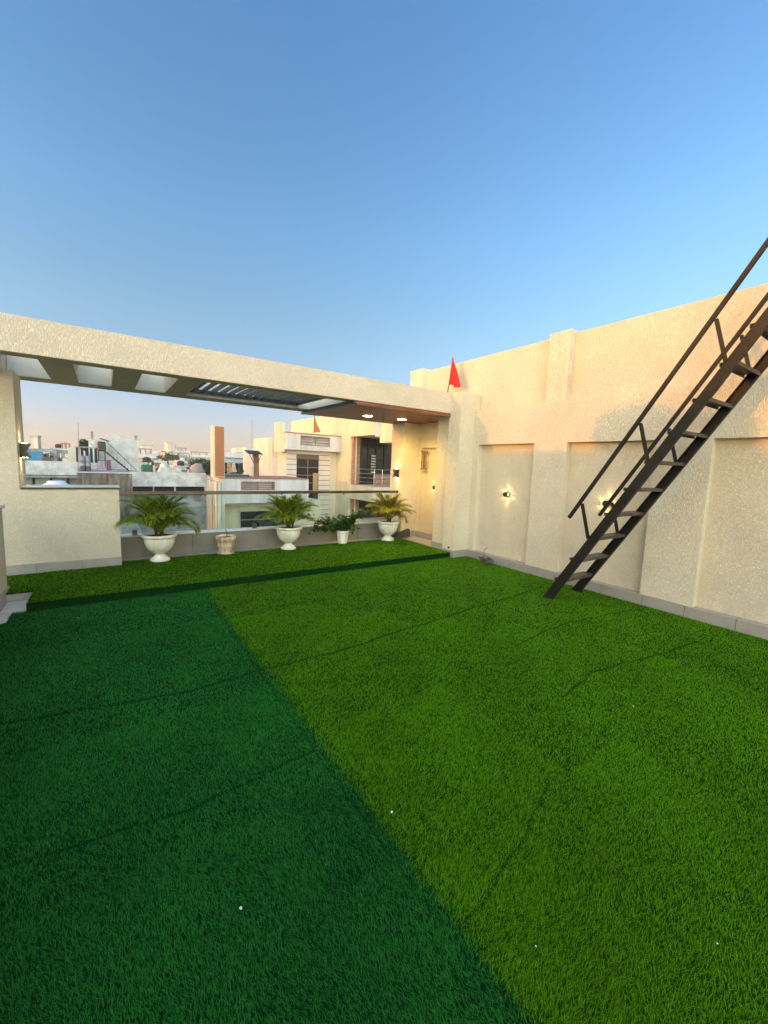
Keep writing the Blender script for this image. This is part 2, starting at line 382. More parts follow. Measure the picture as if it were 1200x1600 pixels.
# --- stepped pier at the platform corner
pr_ = thing('wall_pier', 'stepped cream pier where the beam meets the wall by the platform', 'pier', (5.03, 5.12, 0))
MB().box(5.03, XW-.001, 5.12, 5.40, -.03, 2.835).box(XW-.001, 5.494, 5.12, 5.40, 2.561, 2.835).build('pier_front', m_comb, pr_)
MB().box(5.10, XW-.001, 5.40, 5.76, -.03, 2.52).build('pier_back', m_comb, pr_)
for q in ((5.018, 5.10, 5.11, 5.40), (5.088, 5.2, 5.402, 5.77)):
    MB().bevbox(q[0], q[1], q[2]+.0, q[3], -.028, .105 if q[0] < 5.05 else .165, .002).build('skirting_tile', m_tile, pr_)
MB().bevbox(5.102, 5.365, 5.108, 5.2, -.028, .105, .002).build('skirting_tile', m_tile, pr_)
# --- alcove at the far corner
al = thing('alcove_wall', 'cream alcove walls under the timber soffit with a recessed panel', 'wall', (5.55, 6.3, 0))
MB().box(5.55, 5.70, 5.76, 7.05, 1.95, 2.56).box(5.55, 5.70, 5.76, 5.85, -.03, 1.95).box(5.55, 5.70, 6.75, 7.05, -.03, 1.95).build('stucco_band', m_comb, al)
MB().box(5.60, 5.70, 5.85, 6.75, -.03, 1.95).build('recessed_panel', m_worm, al)
for a, b in ((5.78, 6.30), (6.303, 6.82)): MB().bevbox(5.536, 5.56, a, b, .03, .175, .002).build('skirting_tile', m_tile, al)
# --- column at the end of the glass railing
cl = thing('roof_column', 'square cream column carrying the timber soffit beside the glass railing', 'column', (5.3, 7.0, 0))
MB().box(5.16, 5.549, 6.85, 7.29, -.03, 2.446).build('shaft', m_comb, cl)
MB().bevbox(5.35, 5.534, 6.835, 6.849, .03, .175, .002).build('skirting_tile', m_tile, cl)
# --- low wall and pillar at the other end
lw = thing('low_wall', 'low cream stucco wall with a dark coping beside the potted palms', 'wall', (-.3, 6.5, 0))
MB().box(-1.35, .16, 6.50, 6.90, -.03, 1.105).build('stucco_face', m_worm, lw)
MB().bevbox(-.83, .175, 6.478, 6.92, 1.106, 1.127, .002).build('coping', m_black, lw)
MB().bevbox(-.83, .172, 6.492, 6.92, 1.1275, 1.134, .001).build('coping_slab', m_marble, lw)
for a, b in ((-1.32, -.73), (-.727, -.27), (-.267, .165)): MB().bevbox(a, b, 6.486, 6.50, .03, .185, .002).build('skirting_tile', m_tile, lw)
pl_ = thing('corner_pillar', 'cream corner pillar rising from the low wall to the roof frame', 'pillar', (-1.1, 6.5, 0))
MB().box(-1.35, -.84, 6.502, 7.05, 1.106, 2.495).build('shaft', m_worm, pl_)
sw = thing('side_parapet', 'low cream parapet wall seen edge on past the turf corner', 'wall', (-1, 5, 0))
MB().box(-1.12, -.905, -5, 5.84, -.03, .95).build('stucco_face', m_worm, sw)
MB().bevbox(-1.14, -.885, -5, 5.86, .951, .98, .004).build('coping', m_tile, sw)
for k in range(12):
    MB().bevbox(-.904, -.885, 5.82-.5*(k+1)+.002, 5.82-.5*k, -.028, .10, .002).build('skirting_tile', m_tile, sw)
MB().bevbox(-.882, -.69, 5.26, 5.60, -.029, -.012, .002).build('floor_tile', m_marble)
bpy.data.objects['floor_tile'].update_tag(); tag(bpy.data.objects['floor_tile'], 'small bare white floor slab uncovered at the turf corner', 'floor tile')
o = MB().bevbox(-.884, -.79, 4.92, 5.255, -.029, -.014, .002).build('floor_tile', m_marble); tag(o, 'long bare white floor slab against the edge on parapet', 'floor tile')

# --- tiled parapet with marble coping and glass railing
pp = thing('tiled_parapet', 'knee high parapet of large grey tiles under the glass railing', 'parapet', (2.5, 6.93, 0))
MB().box(.163, 5.158, 6.942, 7.10, -.03, .372).build('core', m_grout, pp)
xs = [.165, 1.12, 1.72, 2.33, 2.93, 3.54, 4.15, 4.756, 5.156]
for a, b in zip(xs[:-1], xs[1:]): MB().bevbox(a+.002, b-.002, 6.928+random.uniform(-.0015, .0015), 6.945, .0, .368, .0015).build('tile', m_ptile, pp)
xs = [.165, 1.45, 2.55, 3.7, 5.156]
for a, b in zip(xs[:-1], xs[1:]): MB().bevbox(a+.001, b-.001, 6.912, 7.13, .373, .393, .003).build('coping_slab', m_marble, pp)
gr = thing('glass_railing', 'clear glass railing with a dark steel top rail along the parapet', 'railing', (2.5, 7.0, .39))
xs = [.18, 1.40, 2.65, 3.90, 5.14]
for a, b in zip(xs[:-1], xs[1:]): MB().box(a+.006, b-.006, 7.00, 7.010, .400, .985).build('glass_panel', m_glass, gr)
MB().bevbox(.163, 5.157, 6.975, 7.035, .985, 1.035, .006).build('top_rail', m_steel, gr)
for x in (.35, 1.22, 2.12, 2.78, 3.42, 4.1, 4.9):
    MB().bevbox(x-.03, x+.03, 6.985, 7.025, .394, .47, .004).tube([(x, 7.005, .394), (x, 7.005, .40)], .045, 12).build('spigot', m_steel, gr)
for x in (1.26, 2.60, 3.85): MB().tube([(x, 6.998, .965), (x, 6.998, .986)], .012, 8).build('clip', m_black, gr)

# --- roof frame (concrete pergola)
rf = thing('roof_frame', 'concrete pergola beam with square openings spanning over the platform', 'pergola', (2, 6.3, 2.5))
Y0, Y1, ZB, ZT = 5.36, 7.30, 2.497, 2.84
MB().box(-1.35, 5.028, Y0, 5.56, ZB, ZT).build('front_beam', m_beam, rf)
MB().box(-1.35, 5.36, 6.97, Y1, ZB, ZT).box(5.36, 5.494, 6.97, Y1, 2.561, ZT).build('back_beam', m_beam, rf)
ribs = [(-1.35, -.95), (-.52, -.235), (.125, .40), (.78, 1.05), (3.09, 5.028)]
mb = MB()
for a, b in ribs: mb.box(a, b, 5.56, 6.97, ZB, ZT-.002)
mb.build('cross_rib', m_beam, rf)
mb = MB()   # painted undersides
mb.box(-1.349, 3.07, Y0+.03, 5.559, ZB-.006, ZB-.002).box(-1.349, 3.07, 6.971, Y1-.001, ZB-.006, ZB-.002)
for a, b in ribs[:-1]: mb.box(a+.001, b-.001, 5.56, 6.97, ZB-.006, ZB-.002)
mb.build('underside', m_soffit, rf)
MB().box(-.94, 3.08, 6.955, 6.9695, ZB+.002, ZT-.004).box(3.075, 3.089, 5.561, 6.954, ZB+.002, ZT-.004).build('opening_lining', m_skylt, rf)
# louvre in the long opening
lv = thing('metal_louvre', 'dark metal louvre of parallel blades set into the roof opening', 'louvre', (1.9, 6.3, 2.55))
MB().box(1.052, 1.10, 5.562, 6.953, 2.545, 2.60).box(2.82, 2.87, 5.562, 6.953, 2.545, 2.60).box(1.10, 2.82, 5.562, 5.60, 2.545, 2.60).box(1.10, 2.82, 6.91, 6.953, 2.545, 2.60).build('louvre_frame', m_louv, lv)
for k in range(13):
    x = 1.17+.13*k
    MB().bar((x, 5.601, 2.585), (x, 6.909, 2.585), .014, .062, (0, 0, 1)).build('louvre_blade', m_louv, lv)
# timber soffit with two downlights and a hook
so = thing('timber_soffit', 'brown timber soffit panel over the alcove with a dark edge trim', 'ceiling panel', (4.2, 6.3, 2.46))
for i, (a, b) in enumerate(((5.40, 6.03), (6.034, 6.66), (6.664, 7.32))):
    MB().bevbox(3.13, 5.02 if i == 0 else 5.54, a, b, 2.448, 2.470, .0015).build('soffit_board', m_wood, so)
MB().box(3.08, 3.128, 5.37, 7.33, 2.443, 2.49).build('edge_trim', m_louv, so)
MB().box(3.13, 5.025, 5.365, 5.398, 2.438, 2.49).build('front_trim', m_wood, so)
def downlight(x, y, label):
    t = thing('downlight', label, 'ceiling light', (x, y, 2.44), 'round downlights in the timber soffit')
    MB().lathe((x, y, 2.4385), [(.092, 0), (.096, .004), (.096, .0088)], 24).build('trim_ring', m_white, t, True)
    MB().lathe((x, y, 2.4365), [(.082, 0), (.082, .0018)], 24).build('diffuser', m_lit, t)
    ld = bpy.data.lights.new('downlight_glow', 'SPOT'); ld.energy = 13; ld.color = (1, .56, .08); ld.spot_size = R(150); ld.spot_blend = .6; ld.shadow_soft_size = .08
    lo = bpy.data.objects.new('downlight_glow', ld); COL.objects.link(lo); lo.parent = t; lo.location = (0, 0, -.02)
downlight(4.02, 6.48, 'round lit downlight nearer the louvre in the timber soffit')
downlight(4.74, 6.40, 'round lit downlight nearer the column in the timber soffit')
mb = MB()
for s in (-1, 1):
    mb.tube([(4.02+s*.018, 5.98, 2.447), (4.02+s*.020, 5.98, 2.38), (4.02+s*.014, 5.98, 2.33), (4.02, 5.98, 2.31)], .005, 6)
o = mb.build('ceiling_hook', m_black); tag(o, 'dark wire loop hanging from the timber soffit', 'hook')

# --- wall lamps
def spot(parent, loc, d, e, size, col=(1, .62, .22), blend=.5):
    ld = bpy.data.lights.new('lamp_glow', 'SPOT'); ld.energy = e; ld.color = col; ld.spot_size = R(size); ld.spot_blend = blend; ld.shadow_soft_size = .006
    lo = bpy.data.objects.new('lamp_glow', ld); COL.objects.link(lo); lo.parent = parent; lo.location = Vector(loc)-ORG[parent]
    lo.rotation_euler = Vector(d).to_track_quat('-Z', 'Y').to_euler()
def four_way(x, y, z, label, e=1.0):
    """small black cylinder on a wall facing -x, light from four slots"""
    t = thing('wall_lamp', label, 'wall lamp', (x, y, z), 'small round lamps on the cream wall')
    def cyl(r, a, b):
        mb = MB(); n = 20; i = len(mb.v)
        for xx in (a, b):
            for j in range(n): mb.v.append((xx, y+r*math.cos(2*math.pi*j/n), z+r*math.sin(2*math.pi*j/n)))
        for j in range(n): mb.f.append((j, (j+1) % n, n+(j+1) % n, n+j))
        mb.f.append(tuple(range(n))[::-1]); mb.f.append(tuple(range(n, 2*n))); return mb
    cyl(.036, x-.022, x-.001).build('back_plate', m_black, t, False)
    cyl(.024, x-.045, x-.0225).build('lit_core', m_lit, t, False)
    cyl(.040, x-.082, x-.0455).build('cap', m_black, t, False)
    for a in (45, 135, 225, 315) if 0 else (90, 210, 330, 30):
        d = Vector((.35, math.cos(R(a)), math.sin(R(a))))
        spot(t, (x-.034, y+.045*math.cos(R(a)), z+.045*math.sin(R(a))), d, e*(1.6 if a == 90 else 1), 38)
    spot(t, (x-.034, y, z-.045), (.35, 0, -1), e*1.6, 46)
four_way(XW+.10, 4.38, 1.153, 'small lit black lamp alone in the first recessed panel from the pier', .10)
four_way(XW+.10, 2.75, 1.164, 'small lit black lamp on the panel seen through the stair handrail', .10)
four_way(5.60, 6.27, 1.145, 'small lit black lamp on the alcove panel under the timber soffit', .15)
def updown(x, y, z, axis, label, e=1.2):
    t = thing('wall_lamp', label, 'wall lamp', (x, y, z), 'black lamps that light up and down')
    w, h, dp = .06, .085, .09
    mb = MB()
    P = [(-w, -h), (w, -h), (w*.5, 0), (w, h), (-w, h), (-w*.5, 0)]
    n = len(P); v = []
    if axis == 'y':   # on a wall facing -x
        for xx in (x-dp, x-.001): v += [(xx, y-a, z+b) for a, b in P]
    else:             # on a reveal facing +x: profile seen edge on
        for yy in (y-.05, y+.05): v += [(x+.001+(a+w)*.85, yy, z+b) for a, b in [(-w, -h), (w, -h), (w*.1, 0), (w, h), (-w, h)]]
        n = 5
    mb.v = v; mb.f = [tuple(range(n)), tuple(range(n, 2*n))[::-1]] + [(j, n+j, n+(j+1) % n, (j+1) % n) for j in range(n)]
    mb.build('housing', m_black, t)
    for s in (-1, 1):
        c = (x-.045, y, z+s*(h+.001)) if axis == 'y' else (x+.045, y, z+s*(h+.001))
        MB().box(c[0]-.025, c[0]+.025, c[1]-.025, c[1]+.025, c[2]-.001 if s < 0 else c[2], c[2] if s < 0 else c[2]+.001).build('lens', m_lit, t)
        d = (.28, 0, s) if axis == 'y' else (-.28, 0, s)
        spot(t, (c[0], c[1], c[2]+s*.006), d, e, 60)
updown(5.16, 7.03, 1.40, 'y', 'black lamp lit up and down on the square column', .2)
updown(-.84, 6.72, 1.57, 'x', 'black wedge shaped lamp lit up and down on the corner pillar', .22)
# wind chime like hanging at the alcove
m_brass = plain('aged_brass', (.30, .19, .08), .4, metal=.7)
t = thing('wall_hanging', 'narrow framed chrome and wood hanging on the alcove wall', 'wall hanging', (5.54, 6.62, 1.6))
for yy in (6.56, 6.70): MB().tube([(5.53, yy, 1.52), (5.53, yy, 1.86)], .011, 8).build('side_rod', m_chrome, t)
for zz, hh in ((1.50, .03), (1.63, .02), (1.86, .035)): MB().bevbox(5.512, 5.548, 6.54, 6.72, zz, zz+hh, .003).build('cross_piece', m_brass, t)
MB().tube([(5.53, 6.63, 1.53), (5.53, 6.63, 1.84)], .02, 10).build('centre_tube', m_wood, t)
# thin wire run down the alcove panel
o = MB().tube([(5.592, 6.60, 1.49), (5.592, 6.602, 1.1), (5.592, 6.60, .9), (5.592, 6.55, .86)], .004, 6).build('lamp_cable', m_marble); tag(o, 'thin pale cable running down from the wall hanging', 'cable')
# rolled-up edge of turf in the alcove corner
mb = MB(); mb.v = [(4.95, 6.66, .08), (5.30, 6.70, .08), (5.40, 6.90, .08), (4.90, 6.79, .08), (4.97, 6.70, .12), (5.33, 6.74, .22), (5.36, 6.86, .23), (4.93, 6.78, .13)]
mb.f = [(0, 1, 5, 4), (1, 2, 6, 5), (2, 3, 7, 6), (3, 0, 4, 7), (4, 5, 6, 7), (0, 3, 2, 1)]
o = mb.build('turf_flap', m_grout); tag(o, 'black underside of a folded turf corner beside the column', 'turf flap')

# --- red pennant on the beam
fl = thing('pennant_flag', 'red triangular pennant on a thin leaning pole above the pier', 'flag', (5.28, 5.72, 2.84))
MB().tube([(5.26, 5.74, 2.84), (5.29, 5.715, 3.2), (5.315, 5.70, 3.56)], [.011, .010, .007], 8).build('pole', plain('bamboo', (.16, .10, .04), .7), fl)
def drape(a_top, a_bot, b_top, b_bot, n=14, m=7, f=.035, ph=0):
    mb = MB(); A0, A1, B0, B1 = map(Vector, (a_top, a_bot, b_top, b_bot))
    for i in range(n+1):
        for j in range(m+1):
            u = i/n; v = j/m; p = A0.lerp(A1, u).lerp(B0.lerp(B1, u), v)
            p = p + Vector((math.sin(v*11+u*3+ph)*f*u*min(1, v*3), .3*math.sin(v*7+u*5+ph)*f*u, -.012*math.sin(v*math.pi*3+ph)*u)); mb.v.append(tuple(p))
    for i in range(n):
        for j in range(m): a = i*(m+1)+j; mb.f.append((a, a+1, a+m+2, a+m+1))
    return mb
c1 = drape((5.31, 5.705, 3.53), (5.275, 5.73, 3.07), (5.315, 5.67, 3.54), (5.29, 5.60, 3.05), ph=0)
c1.build('cloth', m_red, fl, True)
c2 = drape((5.312, 5.69, 3.50), (5.29, 5.60, 3.00), (5.315, 5.66, 3.47), (5.29, 5.43, 2.99), ph=2)
c2.build('cloth', m_red, fl, True)

# --- the steel stair
st = thing('steel_stair', 'steep black and brown steel stair with two handrails leaning on the wall', 'stair', (4.9, 2.9, 0))
def zlo(y): return 1.662*(2.84-y)
def zup(y): return 1.654*(2.955-y)
YT = .70
m_tread = plain('worn_stair_paint', (.045, .034, .027), .5, var=.4, scale=14, stain=(.09, .07, .055))
for x0, s in ((4.53, 1), (5.205, -1)):
    mb = MB(); bm = None
    lo = [(2.84+.018, -.03), (YT+.06, zlo(YT+.06))]; up_ = [(2.955+.018, -.03), (YT, zup(YT)-.02)]
    def prism(xa, xb, P):
        mb.hexa([(xa, P[0][0], P[0][1]), (xb, P[0][0], P[0][1]), (xb, P[1][0], P[1][1]), (xa, P[1][0], P[1][1]),
                 (xa, P[3][0], P[3][1]), (xb, P[3][0], P[3][1]), (xb, P[2][0], P[2][1]), (xa, P[2][0], P[2][1])])
    prism(x0-.004, x0+.004, [lo[0], lo[1], up_[1], up_[0]])      # web
    dn = Vector((.0, .86, .51))*.007
    for a, b, g in ((lo[0], lo[1], 1), (up_[0], up_[1], -1)):    # flanges turn inwards
        xa, xb = (x0+.004, x0+.045) if s > 0 else (x0-.045, x0-.004)
        P = [a, b, (b[0]+g*dn.y, b[1]+g*dn.z), (a[0]+g*dn.y, a[1]+g*dn.z)]
        prism(xa, xb, P)
    mb.build('stringer', m_stair, st)
    MB().box(x0-.01 if s > 0 else x0-.06, x0+.06 if s > 0 else x0+.01, 2.83, 2.99, -.022, -.010).build('foot_plate', m_stair, st)
k = 0
while True:
    yf, z = 2.715-.1755*k, .243+.288*k
    if yf < YT+.15: break
    MB().box(4.536, 5.199, yf-.005, yf+.125, z+.012, z+.018).box(4.536, 5.199, yf+.119, yf+.125, z-.016, z+.012).box(4.536, 5.199, yf-.005, yf+.001, z-.016, z+.012).build('tread', m_tread, st)
    k += 1
MB().box(4.53, 5.60, .28, .76, 3.50, 3.52).box(4.53, 5.60, .28, .30, 3.44, 3.499).build('landing_plate', m_stair, st)
for x0 in (4.53, 5.205):
    a = Vector((x0, 2.712, 1.02)); b = Vector((x0, .55, 1.02+1.638*(2.712-.55)))
    MB().bar(a, b, .034, .034, (0, 1, 0)).build('handrail', m_stair, st)
    for i in range(5):
        yb, zb = 2.462-.5355*i, .815+.8745*i
        if yb < .4: break
        MB().bar((x0, yb, zb), (x0, yb+.107, zb+.385), .028, .028, (1, 0, 0)).build('handrail_post', m_stair, st)

# --- cable coil at the wall foot, small plug on the pier
mb = MB()
for k in range(7):
    c = (5.20+random.uniform(-.04, .04), 4.50+random.uniform(-.05, .05)); r0 = random.uniform(.05, .10); ph = random.random()*6
    pts = [(c[0]+r0*math.cos(a+ph), c[1]+r0*1.2*math.sin(a+ph), .02+.012*k+.012*math.sin(3*a+k)) for a in np.linspace(0, 5.9, 20)]
    mb.tube(pts, .0075, 6)
mb.tube([(5.22, 4.60, .06), (5.30, 4.66, .13), (5.33, 4.66, .20), (5.32, 4.60, .23)], .005, 6)
o = mb.build('cable_coil', plain('cable_rubber', (.03, .027, .022), .4, stain=(.25, .24, .22)), None, True); tag(o, 'tangled coil of black cable on the turf at the wall foot', 'cable')
o = MB().tube([(5.005, 5.22, .15), (5.029, 5.22, .15)], .016, 10).build('cable_outlet', m_black); tag(o, 'small black cable outlet low on the stepped pier', 'outlet')

# --- litter
for (x, y, z, l) in ((.343, 1.283, .005, 'white paper scrap lying on the dark turf roll nearest the seam'), (1.018, 1.328, .005, 'white paper scrap beside the seam on the bright turf'),
                     (2.891, 1.154, .005, 'white paper scrap far out on the bright turf towards the stair'), (1.642, .324, .005, 'tiny white scrap on the bright turf closest to the viewer'),
                     (-.292, 5.912, .095, 'tiny white scrap on the platform turf by the low wall'), (-.247, 4.706, .005, 'tiny white scrap on dark turf just below the platform'),
                     (1.118, .652, .005, 'tiny white scrap beside the crease in the near bright turf'), (2.89, 3.98, .005, 'tiny white scrap on bright turf in the middle distance')):
    s = .0055 if 'paper' in l else .003
    mb = MB(); bm = bmesh.new(); bmesh.ops.create_icosphere(bm, subdivisions=1, radius=s)
    for v in bm.verts: v.co = Vector((x+v.co.x*random.uniform(.7, 1.5), y+v.co.y*random.uniform(.7, 1.4), z+v.co.z*.6))
    o = mb.frombm(bm).build('paper_scrap', m_paper); tag(o, l, 'litter', 'bits of litter on the turf')

# ================================================================= POTTED PLANTS
def tones(me, vals):
    at = me.attributes.new('tone', 'FLOAT', 'POINT'); at.data.foreach_set('value', np.array(vals, np.float32))

def frond(base, az, L, rise, droop, parent, dens=27, ll=.20):
    """one feather palm leaf: a curved rib with two rows of narrow drooping leaflets"""
    mb = MB(); T = []
    d = Vector((math.cos(az), math.sin(az), 0)); n = 12; pts = []; p = Vector(base); ang = rise
    for i in range(n+1):
        pts.append(p.copy()); t = i/n; ang -= droop/n*(.4+1.3*t)
        p = p + (d*math.cos(ang)+Vector((0, 0, math.sin(ang))))*(L/n)
    mb.tube(pts, [.006*(1-.8*i/n)+.001 for i in range(n+1)], 5); T += [.55]*len(mb.v)
    side = Vector((-d.y, d.x, 0)); tone0 = random.uniform(.15, .75)
    for i in range(dens):
        t = .28+.72*i/(dens-1); q = t*n; a = int(min(q, n-1)); P = pts[a].lerp(pts[a+1], q-a); tan = (pts[a+1]-pts[a]).normalized()
        for s in (-1, 1):
            l = ll*(.55+.9*math.sin(math.pi*min(1, .18+.8*t)))*random.uniform(.8, 1.12)*(.75 if t > .93 else 1)
            dr = (tan*(.55+.75*t) + side*s*(1-.45*t) + Vector((random.uniform(-.28, .28), random.uniform(-.28, .28), random.uniform(.2, .6)-.2*t))).normalized()
            w = Vector((dr.cross(Vector((0, 0, 1))))).normalized()*.0066
            c0, c1, c2, c3 = P, P+dr*l*.35+Vector((0, 0, .004)), P+dr*l*.70-Vector((0, 0, .12*l)), P+dr*l*.95-Vector((0, 0, .36*l))
            i0 = len(mb.v); mb.v += [tuple(c0-w*.5), tuple(c0+w*.5), tuple(c1+w), tuple(c1-w), tuple(c2+w*.85), tuple(c2-w*.85), tuple(c3)]
            mb.f += [(i0, i0+1, i0+2, i0+3), (i0+3, i0+2, i0+4, i0+5), (i0+5, i0+4, i0+6)]
            tn = min(1, max(0, tone0+random.uniform(-.2, .25))); T += [tn*.55]*2+[tn*.8]*2+[tn]*2+[min(1, tn+.35)]
    o = mb.build('frond', m_palm, parent); tones(o.data, T); return o

URN = [(.125, 0), (.13, .012), (.125, .03), (.085, .065), (.062, .085), (.06, .10), (.085, .115), (.13, .15), (.168, .20), (.188, .26), (.195, .315), (.193, .335)]
def urn_palm(x, y, label, L, nf, seed, yellow=0, lean=0):
    random.seed(seed)
    t = thing('potted_palm', label, 'potted plant', (x, y, .085), 'feather palms in white fluted urns')
    z = .085
    MB().lathe((x, y, z), URN[:6], 40).build('pedestal', m_pot, t, True)
    MB().lathe((x, y, z), URN[5:], 80, 20, (.12, .33)).build('bowl', m_pot, t, True)
    MB().lathe((x, y, z), [(.193, .335), (.222, .345), (.228, .362), (.226, .378), (.21, .386), (.195, .382), (.188, .36), (.188, .34)], 48, cap=False).build('rim', m_pot, t, True)
    MB().lathe((x, y, z), [(.188, .340), (.188, .352), (.1, .362), (.02, .366)], 24).build('soil', m_soil, t, True)
    ns = 6
    for k in range(ns):
        a = random.random()*6.28; r = random.uniform(.01, .06)
        MB().tube([(x+r*math.cos(a), y+r*math.sin(a), z+.35), (x+r*1.3*math.cos(a), y+r*1.3*math.sin(a), z+.43), (x+r*1.8*math.cos(a), y+r*1.8*math.sin(a), z+.52)], [.017, .014, .009], 7).build('stem', m_stem, t, True)
    for k in range(nf):
        a = 2*math.pi*(k+random.uniform(-.3, .3))/nf*2.0; r = .03
        hi = k/nf
        frond((x+r*math.cos(a), y+r*math.sin(a), z+.40+.05*random.random()), a, L*random.uniform(.82, 1.08)*(.92+.22*hi), R(40+50*hi)+random.uniform(-.14, .14)+lean*math.cos(a), R(random.uniform(62, 88)-34*hi), t)
    return t
m_stem = plain('palm_stem', (.07, .045, .018), .7, var=.3, scale=30)
urn_palm(.625, 6.50, 'fullest feather palm in a white fluted urn beside the low wall', .52, 50, 11)
urn_palm(2.55, 6.53, 'dense feather palm in a white fluted urn midway along the parapet', .50, 48, 23)
m_palm_keep = m_palm; m_palm = leafmat('palm_leaf_yellowing', (.12, .15, .010), (.50, .46, .05), .35, .4)
urn_palm(4.60, 6.52, 'yellowish sparse feather palm in a white fluted urn by the column', .49, 38, 37, lean=-.1)
m_palm = m_palm_keep
random.seed(5)
# weathered bucket pot with a bare twig
t = thing('potted_twig', 'weathered cream bucket pot with rusty stains and a bare twig', 'potted plant', (1.55, 6.60, .085))
z = .085
MB().lathe((1.55, 6.60, z), [(.125, 0), (.13, .012), (.13, .02)], 32).build('saucer', m_pot_old, t, True)
MB().lathe((1.55, 6.60, z+.021), [(.105, 0), (.122, .09), (.128, .10), (.124, .112), (.134, .19), (.148, .20), (.152, .25), (.148, .258), (.138, .25), (.136, .22)], 40, cap=False).build('bucket', m_pot_old, t, True)
MB().lathe((1.55, 6.60, z), [(.136, .235), (.137, .245), (.04, .252)], 24).build('soil', plain('red_soil', (.12, .035, .018), .95, var=.3, scale=40, bump=.01), t, True)
MB().tube([(1.56, 6.60, z+.24), (1.565, 6.60, z+.31), (1.55, 6.60, z+.37), (1.545, 6.60, z+.385)], .006, 6).tube([(1.563, 6.60, z+.29), (1.58, 6.60, z+.33)], .004, 5).build('twig', m_stem, t)
# leafy sprawling shrub in a small white pot
t = thing('potted_shrub', 'small white pot with a sprawling dark green broad leaved shrub', 'potted plant', (3.64, 6.62, .085))
MB().lathe((3.64, 6.62, z), [(.085, 0), (.095, .06), (.118, .20), (.128, .205), (.128, .235), (.12, .24), (.112, .22)], 8, cap=False).build('pot', m_pot, t)
MB().lathe((3.64, 6.62, z), [(.111, .19), (.111, .20), (.02, .21)], 12).build('soil', m_soil, t)
mb = MB(); T = []; ms = MB()
tips = []
for k in range(34):
    if k < 16: e = Vector((random.uniform(3.02, 3.6), 6.62+random.uniform(-.16, .22), random.uniform(.30, .60)))
    elif k < 29: e = Vector((random.uniform(3.55, 3.90), 6.60+random.uniform(-.18, .15), random.uniform(.32, .62)))
    else: e = Vector((random.uniform(3.95, 4.22), 6.62+random.uniform(-.05, .1), random.uniform(.56, .68)))
    b = Vector((3.64, 6.62, .30)); mid = b.lerp(e, .5)+Vector((0, 0, .08)); pts = [b, b.lerp(mid, .6)+Vector((0, 0, .03)), mid, e]
    ms.tube(pts, [.006, .005, .004, .002], 5)
    for j in range(22):
        u = random.uniform(.2, 1.05); P = (mid.lerp(e, (u-.5)*2) if u > .5 else b.lerp(mid, u*2)) + Vector([random.gauss(0, .035) for _ in range(3)])
        dr = Vector([random.gauss(0, 1) for _ in range(3)]); dr.z = dr.z*.5-.1; dr.normalize(); l = random.uniform(.06, .10)
        w = dr.cross(Vector((random.gauss(0, .4), random.gauss(0, .4), 1))).normalized()*l*.33; nrm = dr.cross(w).normalized()*l*.08
        i0 = len(mb.v); mb.v += [tuple(q) for q in (P, P+dr*l*.35+w-nrm, P+dr*l*.35, P+dr*l*.35-w-nrm, P+dr*l*.75+w*.7-nrm, P+dr*l*.75, P+dr*l*.75-w*.7-nrm, P+dr*l)]
        mb.f += [(i0, i0+2, i0+1), (i0, i0+3, i0+2), (i0+1, i0+2, i0+5, i0+4), (i0+2, i0+3, i0+6, i0+5), (i0+4, i0+5, i0+7), (i0+5, i0+6, i0+7)]
        T += [random.betavariate(2, 2.2)]*8
o = mb.build('foliage', m_bush, t, kind='stuff'); tones(o.data, T); ms.build('stems', m_stem, t, kind='stuff')

# ================================================================= THE NEIGHBOURHOOD
def bmat(name, col, st=None, streak=0, var=.12, rough=.85): return plain(name, col, rough, var=var, scale=1.3, stain=st, streak=streak, bump=.004, bscale=25)
b_cream = bmat('house_cream', (.70, .62, .44), (.58, .50, .36), 1.2); b_pink = bmat('house_pinkish', (.70, .60, .53)); b_lilac = bmat('house_lilac_white', (.66, .62, .62), (.48, .44, .43), 1.5)
b_white = bmat('house_white', (.64, .65, .66), (.38, .37, .36), 0, .2); b_grey = bmat('house_grey', (.36, .38, .39), (.12, .12, .12), 0, .3)
b_grime = bmat('grimy_render', (.26, .21, .165), (.022, .02, .018), 5.5, .5); b_streak = bmat('streaked_render', (.74, .67, .56), (.20, .18, .15), 5.0, .2)
b_groove = plain('groove_shadow_line', (.16, .11, .09), .9); b_win = plain('dark_window_glass', (.006, .010, .010), .12, spec=.35)
b_trim = plain('brown_pink_trim', (.30, .15, .11), .7, var=.1); b_brick = None
b_orange = plain('terracotta_paint', (.40, .155, .075), .8, var=.08, scale=2); b_blue = plain('blue_tarp', (.03, .22, .42), .5, var=.25, scale=5, bump=.02, bscale=4)
b_green = plain('green_net', (.02, .14, .09), .7, var=.3, scale=6); b_dark = plain('dark_void', (.02, .02, .022), .8); b_metal = plain('galvanised_sheet', (.28, .30, .33), .45, metal=.3, var=.3, scale=3)
b_door = plain('stained_door', (.30, .14, .055), .7, var=.4, scale=5, stain=(.12, .06, .03), streak=4)
b_roofgrey = bmat('roof_slab_grey', (.34, .33, .32), (.14, .13, .12), 0, .2)
m, n, l, p = nt('cladding_brick'); b_brick = m
tb = n.new('ShaderNodeTexBrick'); g = n.new('ShaderNodeNewGeometry'); sx = n.new('ShaderNodeSeparateXYZ'); cx = n.new('ShaderNodeCombineXYZ'); aa = n.new('ShaderNodeMath')
l.new(g.outputs['Position'], sx.inputs[0]); aa.operation = 'ADD'; l.new(sx.outputs[0], aa.inputs[0]); l.new(sx.outputs[1], aa.inputs[1]); l.new(aa.outputs[0], cx.inputs[0]); l.new(sx.outputs[2], cx.inputs[1]); l.new(cx.outputs[0], tb.inputs['Vector'])
